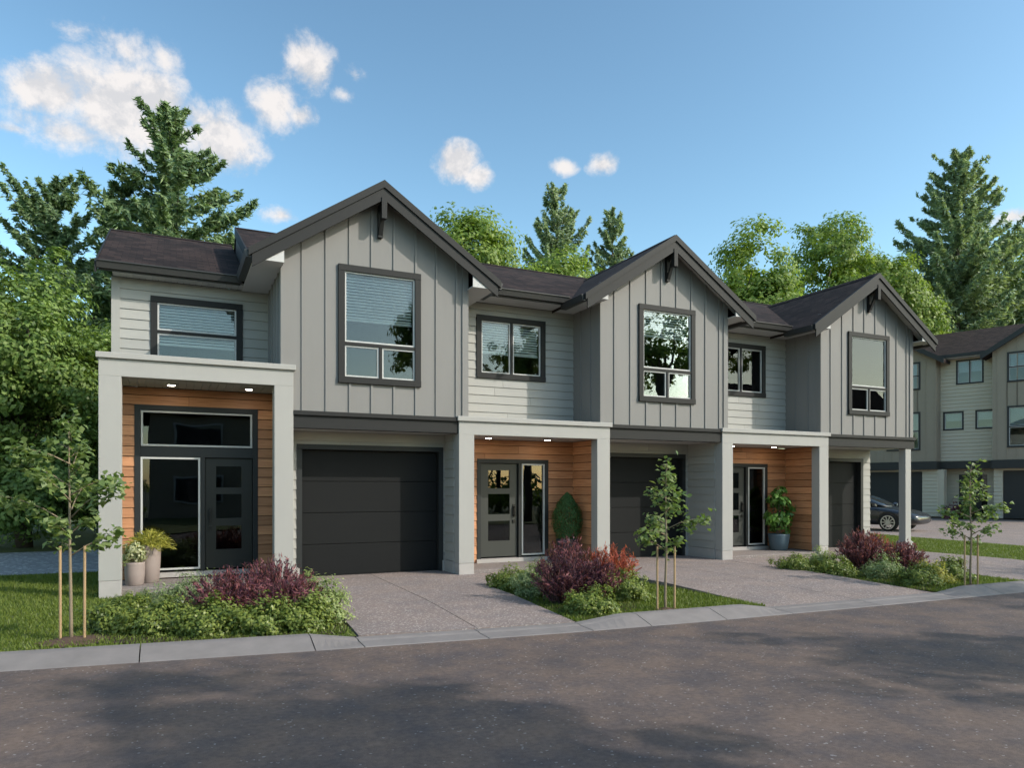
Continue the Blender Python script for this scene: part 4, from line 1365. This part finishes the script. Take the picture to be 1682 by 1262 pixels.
    # ---- young trees with stakes
    ts = [('young staked tree on the lawn at the left, in front of the tall portal', (-.96, 9.02, -.06), 2.55, 1.35, 1.0, 2000, 3),
          ('young tree with two stakes beside the middle bed, in front of the second garage', (5.99, 7.80, -.06), 2.15, .85, .82, 1000, 5),
          ('young tree with two stakes on the lawn at the right edge near the kerb', (12.02, 7.50, -.06), 2.15, .85, .80, 1000, 8)]
    for lab, b, h, w, z0, nl, sd in ts:
        young_tree(lab, b, h, w, z0, nl, .088, sd)
    for (x, y, z), who in zip([t[1] for t in ts], ('the left young tree', 'the middle young tree', 'the right young tree')):
        for dx, dy, sd in ((-.105, .04, 'left'), (.125, -.03, 'right')):
            o = MB().tube([(x + dx, y + dy, z - .1), (x + dx * 1.02, y + dy, z + 1.02 if x < 0 else z + .86)], .014, 8).build('tree_stake', 'stake')
            tag(o, f'thin wooden stake on the {sd} of {who}', 'stake', 'tree stakes')
        n = 26
        rr = .34 if x < 0 else .22
        vs = [(x + .03 + math.cos(6.283 * i / n) * rr * (1 + .1 * math.sin(i * 2.1)), y - .02 + math.sin(6.283 * i / n) * rr * .9 * (1 + .1 * math.cos(i * 1.7)), z + .003) for i in range(n)] + [(x, y, z + .045)]
        g = MB().add(vs, [(i, (i + 1) % n, n) for i in range(n)]).build('mulch_ring', 'mulch')
        g['kind'] = 'structure'
    # ---- backdrop trees
    bg = 'broad-leaved trees behind the houses'
    cg = 'conifers behind the houses'
    conifer('tallest conifer at the left, rising behind the low roof of the end house', (.2, 29.8, -.07), 15.9, 5.2, group=cg, dens=1.0)
    conifer('small conifer leaning against the left side of the tallest conifer', (-1.6, 30.3, -.07), 12.8, 2.6, group=cg, dens=1.0)
    conifer('conifer at the far left, lower than its neighbour and above the leafy bank', (-4.2, 34.0, -.07), 13.9, 4.9, group=cg, dens=1.0, up=.4)
    conifer('slim conifer between the first two gables, taller of the pair', (20.4, 36.8, -.07), 19.1, 4.2, 'needle_grey', cg, up=.6)
    conifer('slim conifer between the first two gables, shorter of the pair', (23.3, 35.4, -.07), 17.7, 3.4, 'needle_grey', cg, up=.6)
    conifer('huge pale conifer at the right edge behind the far building', (49.5, 31.8, -.07), 24.8, 8.2, 'needle_grey', cg, up=.4, tuft=.40, dens=.8)
    broadleaf('round green tree behind the first gable and the roof to its right', (12.8, 30.5, -.07), 14.5, (3.3, 3.3, 4.4), 230, 110, .19, group=bg)
    broadleaf('green tree low behind the roof between the first two gables', (17.6, 31.4, -.07), 13.4, (2.6, 2.6, 4.0), 190, 110, .19, group=bg)
    broadleaf('light green open tree behind the second gable with gaps in its crown', (29.3, 30.4, -.07), 16.4, (3.3, 3.3, 5.4), 210, 105, .21, group=bg, dense=1.5)
    broadleaf('big light green tree between the second and third gables', (39.2, 33.6, -.07), 19.2, (5.2, 5.2, 6.4), 400, 110, .22, group=bg)
    broadleaf('light green tree directly behind the third gable', (42.6, 31.6, -.07), 16.4, (3.5, 3.5, 5.4), 300, 105, .22, group=bg)
    broadleaf('dark green tree low behind the roofs right of the second gable', (33.0, 34.6, -.07), 14.6, (4.6, 4.0, 5.5), 230, 100, .22, 'leaf_bank', group=bg)
    broadleaf('leafy tree behind the far building roof at the right edge', (56.0, 31.6, -.07), 20.6, (4.4, 4.4, 6.4), 240, 100, .24, group=bg)
    broadleaf('shaded tree between the third gable and the far building roof', (48.0, 38.0, -.07), 18.5, (5.4, 5.0, 7.8), 240, 100, .24, 'leaf_bank', group=bg)
    hb = 'leafy bank of trees left of the end house'
    for lab, b, h, cr_ in (('dense green tree of the leafy bank closest to the end house', (-3.6, 23.6, -.07), 7.9, (2.6, 2.4, 3.0)),
                          ('dense green tree in the middle of the leafy bank at the left', (-7.6, 23.8, -.07), 7.6, (2.9, 2.4, 2.9)),
                          ('dense green tree at the left picture edge of the leafy bank', (-11.6, 23.4, -.07), 8.2, (3.2, 2.6, 3.2)),
                          ('green tree of the leafy bank half hidden behind the end house', (-.4, 25.0, -.07), 7.2, (2.6, 2.4, 2.8))):
        broadleaf(lab, b, h, cr_, 330, 120, .13, 'leaf_bank', hb, clump=.5, low=1.6, lobes=7)
    # ---- trees across the street: they stand outside the frame, shade the road and show in the windows
    sg = 'street trees across the road'
    for lab, x, y, h, r in (('street tree across the road opposite the end house', 9.6, -3.6, 10.6, 1.6),
                            ('street tree across the road opposite the right bed', 15.4, -3.8, 9.6, 1.7),
                            ('street tree across the road opposite the far building', 21.2, -3.2, 10.4, 1.7),
                            ('street tree across the road, last one to the right', 26.0, -3.2, 11.4, 2.0)):
        broadleaf(lab, (x, y, -.06), h, (r, r, 2.4), 62, 44, .19, group=sg, clump=.38, lobes=9, dense=1.0)
    for lab, x, y, h, r in (('broad tree beside the house across the street, left as seen from the road', -9.0, -19.0, 9.5, 4.2),
                            ('broad tree beside the house across the street, right as seen from the road', 22.0, -22.0, 11.5, 4.4)):
        broadleaf(lab, (x, y, -.3), h, (r, r, 3.8), 120, 70, .34, 'leaf_bank', sg, clump=1.0, lobes=6, dense=1.2, low=1.5)
    H2 = thing('house', 'dark roofed house across the street at the far right, mirrored in the third gable', 'house', (38, -10, -.3))
    MB().box(31, 45, -14, -7.5, -.3, 5.4).build('wall', 'far_bay', H2)
    MB().px([(-14.5, 5.3), (-7.0, 5.3), (-10.75, 8.6)], 30.5, 45.5).build('roof', 'shingle_x', H2)
    for x0 in (32.5, 37, 41.5):
        for z0 in (.7, 3.3):
            w = MB().box(x0, x0 + 2, -7.49, -7.4, z0, z0 + 1.4).build('window', 'vinyl', H2)
            MB().box(x0 + .1, x0 + 1.9, -7.45, -7.38, z0 + .1, z0 + 1.3).build('pane', 'glass_door', w)
    Hh = thing('house', 'brown gabled house across the street, mirrored in the windows', 'house', (6, -18, -.3))
    MB().box(-1, 13, -24, -16, -.3, 5.6).build('wall', 'far_bay', Hh)
    gb = MB().py([(-1.5, 5.5), (13.5, 5.5), (6, 9.4)], -24.4, -15.6).build('roof', 'shingle_y', Hh)
    for x0 in (.2, 8.6):
        for z0 in (.7, 3.5):
            w = MB().box(x0, x0 + 2.4, -15.99, -15.9, z0, z0 + 1.5).build('window', 'vinyl', Hh)
            MB().box(x0 + .1, x0 + 2.3, -15.95, -15.88, z0 + .1, z0 + 1.4).build('pane', 'glass_door', w)
    MB().box(4.6, 7.4, -15.99, -15.92, -.1, 2.4).build('garage_door', 'vinyl', Hh)


def fountain(parent, c, r, h, n, mt):
    """a tuft of arching blades"""
    a = RNG.random(n) * 6.283; th = np.radians(RNG.uniform(15, 88, n)); L = h * RNG.uniform(.75, 1.15, n)
    P, T = [], []
    for i in range(5):
        s = (i + .5) / 5
        P.append(np.c_[c[0] + np.cos(a) * L * s * np.cos(th), c[1] + np.sin(a) * L * s * np.cos(th), c[2] + L * (s * np.sin(th) - .38 * s ** 2)])
        T.append(np.c_[np.cos(a) * np.cos(th), np.sin(a) * np.cos(th), np.sin(th) - .76 * s])
    P = np.concatenate(P); T = np.concatenate(T)
    raw_mesh('foliage', leaf_verts(P, RNG.normal(0, 1, P.shape), .10, .015, T), 4, mt, parent)


# ------------------------------------------------------------------ far building
def build_far():
    B = thing('apartment_building', 'three-storey taupe building across the lane at the right edge', 'building', (37.55, 21.95, 0), R(-69.95), local=True)
    fr = Fr((0, 0, 0), X_, -Y_)                # bay plane
    fi = Fr((0, .9, 0), X_, -Y_)               # recessed lap-sided wall
    # units along the facade: bay / recess / bay, real widths along x
    bays = [(-6.9, -2.88), (-.36, 3.6)]
    recs = [(-2.88, -.36), (3.6, 6.2)]
    TOP = 8.45
    for i, (a, b) in enumerate(bays):
        wl = [(a + 2.05, a + 3.25) if i == 0 else (a + .62, a + 2.9)][0]
        if i == 0: wl = (-5.3, -3.62)
        else: wl = (.26, 2.6)
        hs = [(wl[0], wl[1], 6.80, 8.30), (wl[0], wl[1], 3.55, 5.62)]
        h2 = [(q[0] + .05, q[1] - .05, q[2] + .05, q[3] - .05) for q in hs]
        rs = [(a, b, 2.95, TOP)]
        for q in h2: rs = subtract(rs, q)
        mb = MB()
        for r in rs: fr.box(mb, r[0], r[1], -.12, 0, r[2], r[3])
        xc = (a + b) / 2; hw = (b - a) / 2
        mb.py([(a, TOP), (b, TOP), (xc, TOP + .62 * hw)], 0, .12)
        fr.box(mb, a, a + .12, -.95, -.121, 2.95, TOP); fr.box(mb, b - .12, b, -.95, -.121, 2.95, TOP)
        w = mb.build('bay_wall', 'far_bay', B)
        x = a + .2
        while x < b:
            zt = TOP + .62 * (hw - abs(x - xc))
            segs = [(3.0, zt)]
            for q in hs:
                if q[0] - .02 < x < q[1] + .02:
                    segs = [s for (s0, s1) in segs for s in ((s0, q[2]), (q[3], s1)) if s[1] - s[0] > .05] if True else segs
                    segs = [s for s in segs if not (s[0] < q[2] and s[1] > q[3])]
            for s0, s1 in segs:
                MB().box(x - .022, x + .022, -.022, .001, s0, s1).build('batten', 'far_bay', w)
            x += .42
        window(B, fr, *hs[0], 'stack', .5, tw=.09, trim='far_dark', small=True)
        window(B, fr, *hs[1], 'stack', .45, tw=.09, trim='far_dark', small=True)
        MB().box(a - .03, b + .03, -.05, .9, 2.52, 2.94).build('band', 'far_dark', B)
        # garage under the bay
        ga, gb = (a + .35, -3.62) if i == 0 else (.02, b - .6)
        lap_wall(B, 'garage_wall', Fr((0, .35, 0), X_, -Y_), a, b, 0, 2.52, [(ga, gb, -.1, 2.42)], m='far_lap', joined=True, e=.19, gap=.022, th=.045)
        g = MB().box(ga, gb, .45, .5, 0, 2.42).build('garage_door', 'far_dark', B)
        for q in range(4):
            MB().box(ga + .03, gb - .03, .425, .449, .02 + q * .6, .02 + q * .6 + .59).build('door_panel', 'far_dark', g)
        # gable roof over the bay
        for sgn in (-1, 1):
            e = .45
            p = [(xc, TOP + .62 * hw + .12), (xc + sgn * (hw + e), TOP - .62 * e + .12), (xc + sgn * (hw + e), TOP - .62 * e - .06), (xc, TOP + .62 * hw - .06)]
            if sgn > 0: p = p[::-1]
            rf = MB().py(p, -.35, 4.6).build('gable_roof', 'shingle_y', B)
            p = [(q[0], q[1] + (.02 if j in ((0, 1) if sgn < 0 else (2, 3)) else -.08)) for j, q in enumerate(p)]
            MB().py(p, -.40, -.352).build('rake_board', 'far_dark', rf)
    for i, (a, b) in enumerate(recs):
        hs = [(a + .72, a + 1.98, 7.0, 8.30), (a + .12, a + 1.08, 4.60, 5.60), (a + 1.60, min(a + 2.49, b), 4.60, 5.60)]
        h2 = [(q[0] + .05, q[1] - .05, q[2] + .05, q[3] - .05) for q in hs]
        lap_wall(B, 'lap_wall', fi, a, b, 2.95, TOP, h2, m='far_lap', joined=True, e=.19, gap=.022, th=.045)
        window(B, fi, *hs[0], 'double', .5, tw=.08, trim='far_dark', small=True)
        for q in hs[1:]: window(B, fi, *q, 'one', .5, tw=.08, trim='far_dark', small=True)
        MB().box(a, b, .80, .99, 2.56, 2.94).build('band', 'far_dark', B)
        fe = Fr((0, 1.6, 0), X_, -Y_)
        lap_wall(B, 'entry_wall', fe, a, b, 0, 2.56, [(a + .7, a + 2.0, 0.05, 2.25)], m='far_lap', joined=True, e=.19, gap=.022, th=.045)
        dd = MB().box(a + .7, a + 1.75, 1.58, 1.64, .05, 2.25).build('entry_door', 'door_black', B)
        MB().box(a + .9, a + 1.5, 1.574, 1.579, 1.3, 2.0).build('pane', 'glass_door', dd)
        MB().box(a + 1.76, a + 2.0, 1.6, 1.62, .05, 2.25).build('side_light', 'glass_door', B)
        pil = MB().box(a - .38, a + .28, .36, .95, 0, 2.52).build('pillar', 'far_lap', B)
    # body and roof
    MB().box(-6.85, 6.1, 1.75, 9.0, 0, 8.4).build('body', 'far_lap', B)
    s = .42
    zr = 8.55 + s * 5.0
    rf = MB().px([(.35, 8.55), (5.4, zr), (5.4, zr - .14), (.35, 8.41)], -7.4, 6.6).build('roof', 'shingle_x', B)
    MB().px([(5.401, zr), (10.4, 8.55), (10.4, 8.41), (5.401, zr - .14)], -7.4, 6.6).build('rear_slope', 'shingle_x', rf)
    MB().px([(.25, 8.56), (.349, 8.56), (.349, 8.40), (.25, 8.40)], -2.85, -.40).build('gutter', 'far_dark', rf)
    MB().box(-7.38, 6.58, .352, 1.9, 8.36, 8.405).build('eave_soffit', 'soffit', rf)
    # neighbouring shrubs by the entries
    for lab, lx, ly, rr, mt in (('dark red shrub by the entry of the far building', -2.0, -.2, .55, 'leaf_red'), ('green shrub by the entry of the far building', -1.2, -.5, .5, 'leaf_bank')):
        c = Vector((37.55, 21.95, -.07)) + Vector((.343 * lx + .939 * ly, -.939 * lx + .343 * ly, 0))
        shrub(lab, tuple(c), (rr, rr, .7), 1500, .1, mt, 'shrubs by the far building', cr=.2)


# ------------------------------------------------------------------ car
def build_car():
    hd = Vector((.25, -.97, 0)).normalized()
    ang = math.atan2(hd.y, hd.x)
    # front right wheel stands at (24.15, 17.96): local (1.42, -0.80)
    off = Matrix.Rotation(ang, 3, 'Z') @ Vector((1.42, -.82, 0))
    C = thing('parked_car', 'dark blue-black sedan on the lane behind the right column', 'car', (24.35 - off.x, 18.25 - off.y, -.07), ang, local=True)

    def loft(st, name, m, parent, close=True):
        mb = MB(); vs = []; fs = []
        n = len(st[0])
        for s in st: vs += s
        for i in range(len(st) - 1):
            for j in range(n):
                a = i * n + j; b = i * n + (j + 1) % n
                fs.append((a, b, b + n, a + n))
        fs.append(tuple(range(n - 1, -1, -1))); fs.append(tuple(range(len(vs) - n, len(vs))))
        mb.add(vs, fs)
        o = mb.build(name, m, parent, smooth=True)
        sb = o.modifiers.new('sub', 'SUBSURF'); sb.levels = 2; sb.render_levels = 2
        return o

    def sec(x, w, zb, zs, zt, crown):
        return [(x, -w * .82, zb), (x, -w, zb + .12), (x, -w * 1.0, zs - .12), (x, -w * .95, zs), (x, -w * .72, zt), (x, 0, zt + crown),
                (x, w * .72, zt), (x, w * .95, zs), (x, w, zs - .12), (x, w, zb + .12), (x, w * .82, zb)]
    body = loft([sec(-2.36, .66, .42, .80, .88, .02), sec(-2.28, .80, .30, .86, .98, .02), sec(-1.7, .90, .22, .90, 1.0, .02), sec(-.6, .92, .19, .90, .93, .02),
                 sec(.6, .92, .19, .88, .93, .02), sec(1.15, .92, .20, .84, .91, .03), sec(1.8, .90, .22, .74, .80, .04), sec(2.25, .80, .24, .62, .67, .03), sec(2.42, .62, .30, .54, .58, .02)], 'body', 'car', C)
    cab = lambda x, w0, z0, w1, z1: [(x, -w0, z0), (x, -w1, z1 - .05), (x, -w1 * .7, z1), (x, w1 * .7, z1), (x, w1, z1 - .05), (x, w0, z0)]
    loft([cab(-2.05, .70, .92, .60, .98), cab(-1.5, .80, .92, .62, 1.20), cab(-.8, .84, .90, .64, 1.40), cab(-.1, .84, .90, .65, 1.44), cab(.5, .84, .90, .63, 1.30), cab(1.25, .76, .88, .62, .93)], 'cabin', mat_car_glass(), C)
    roof = MB()
    vs = []; fs = []
    for x, z, w in ((-1.25, 1.31, .50), (-.8, 1.405, .56), (-.1, 1.445, .57), (.25, 1.40, .55)):
        vs += [(x, -w, z), (x, 0, z + .03), (x, w, z)]
    for i in range(3):
        for j in range(2):
            a = i * 3 + j; fs.append((a, a + 1, a + 4, a + 3))
    roof.add(vs, fs).build('roof', 'car', C, smooth=True)
    for x in (-1.45, 1.42):
        for s in (-1, 1):
            y = s * .84
            w = MB(); prof = [(.20, -.10), (.30, -.105), (.335, -.08), (.335, .08), (.30, .105), (.20, .10)]
            n = 28; vs = []; fs = []
            for r, d in prof:
                for k in range(n):
                    a = 6.28318 * k / n
                    vs.append((x + r * math.cos(a), y + d * s, .335 + r * math.sin(a)))
            for i in range(len(prof) - 1):
                for k in range(n):
                    a = i * n + k; b = i * n + (k + 1) % n; fs.append((a, b, b + n, a + n))
            T = w.add(vs, fs).build('tyre', 'tyre', C, smooth=True)
            rm = MB()
            for k in range(10):
                a = 6.28318 * k / 10
                ca, sa = math.cos(a), math.sin(a)
                q = [(.04, -.022), (.235, -.016), (.235, .016), (.04, .022)]
                p = [(x + r * ca - t * sa, .335 + r * sa + t * ca) for r, t in q]
                rm.prism(p, lambda v, d: (v[0], d, v[1]), y + s * .085, y + s * .11)
            ring = []
            for r0, r1 in ((.225, .262), (0.0, .055)):
                for k in range(20):
                    a0, a1 = 6.28318 * k / 20, 6.28318 * (k + 1) / 20
                    q = [(r0, a0), (r1, a0), (r1, a1), (r0, a1)] if r0 else [(0.001, a0), (r1, a0), (r1, a1)]
                    rm.prism([(x + r * math.cos(a), .335 + r * math.sin(a)) for r, a in q], lambda v, d: (v[0], d, v[1]), y + s * .08, y + s * .112)
            rm.build('rim', 'rim', T)
            ar = MB(); n = 24; vs = []; fs = []
            for k in range(n + 1):
                a = math.pi * k / n
                for r in (.345, .40):
                    vs.append((x + r * math.cos(a), s * .925, .335 + r * math.sin(a)))
            for k in range(n): fs.append((2 * k, 2 * k + 1, 2 * k + 3, 2 * k + 2))
            ar.add(vs, fs).build('wheel_arch', 'metal', body)
    for s in (-1, 1):
        MB().hexa([(2.16, s * .50, .60), (1.80, s * .83, .64), (1.78, s * .80, .72), (2.12, s * .46, .66), (2.18, s * .50, .65), (1.80, s * .84, .70), (1.76, s * .80, .76), (2.1, s * .46, .70)]).build('headlight', 'lens', C)
        MB().hexa([(.85, s * .88, .92), (1.0, s * .88, .92), (1.0, s * 1.02, .94), (.88, s * 1.02, .94), (.85, s * .88, 1.0), (1.0, s * .88, .98), (.98, s * 1.02, 1.04), (.88, s * 1.02, 1.06)]).build('wing_mirror', 'car', C)
    return C


def mat_car_glass():
    return mat('car_glass', (0.015, 0.017, 0.02), 0.06, 0.0, 1.0, spec=1.0)


build_ground()
for k in range(3):
    build_house(k)
build_far()
build_car()
build_plants()
for o in bpy.data.objects:
    if '_l' in o: del o['_l']
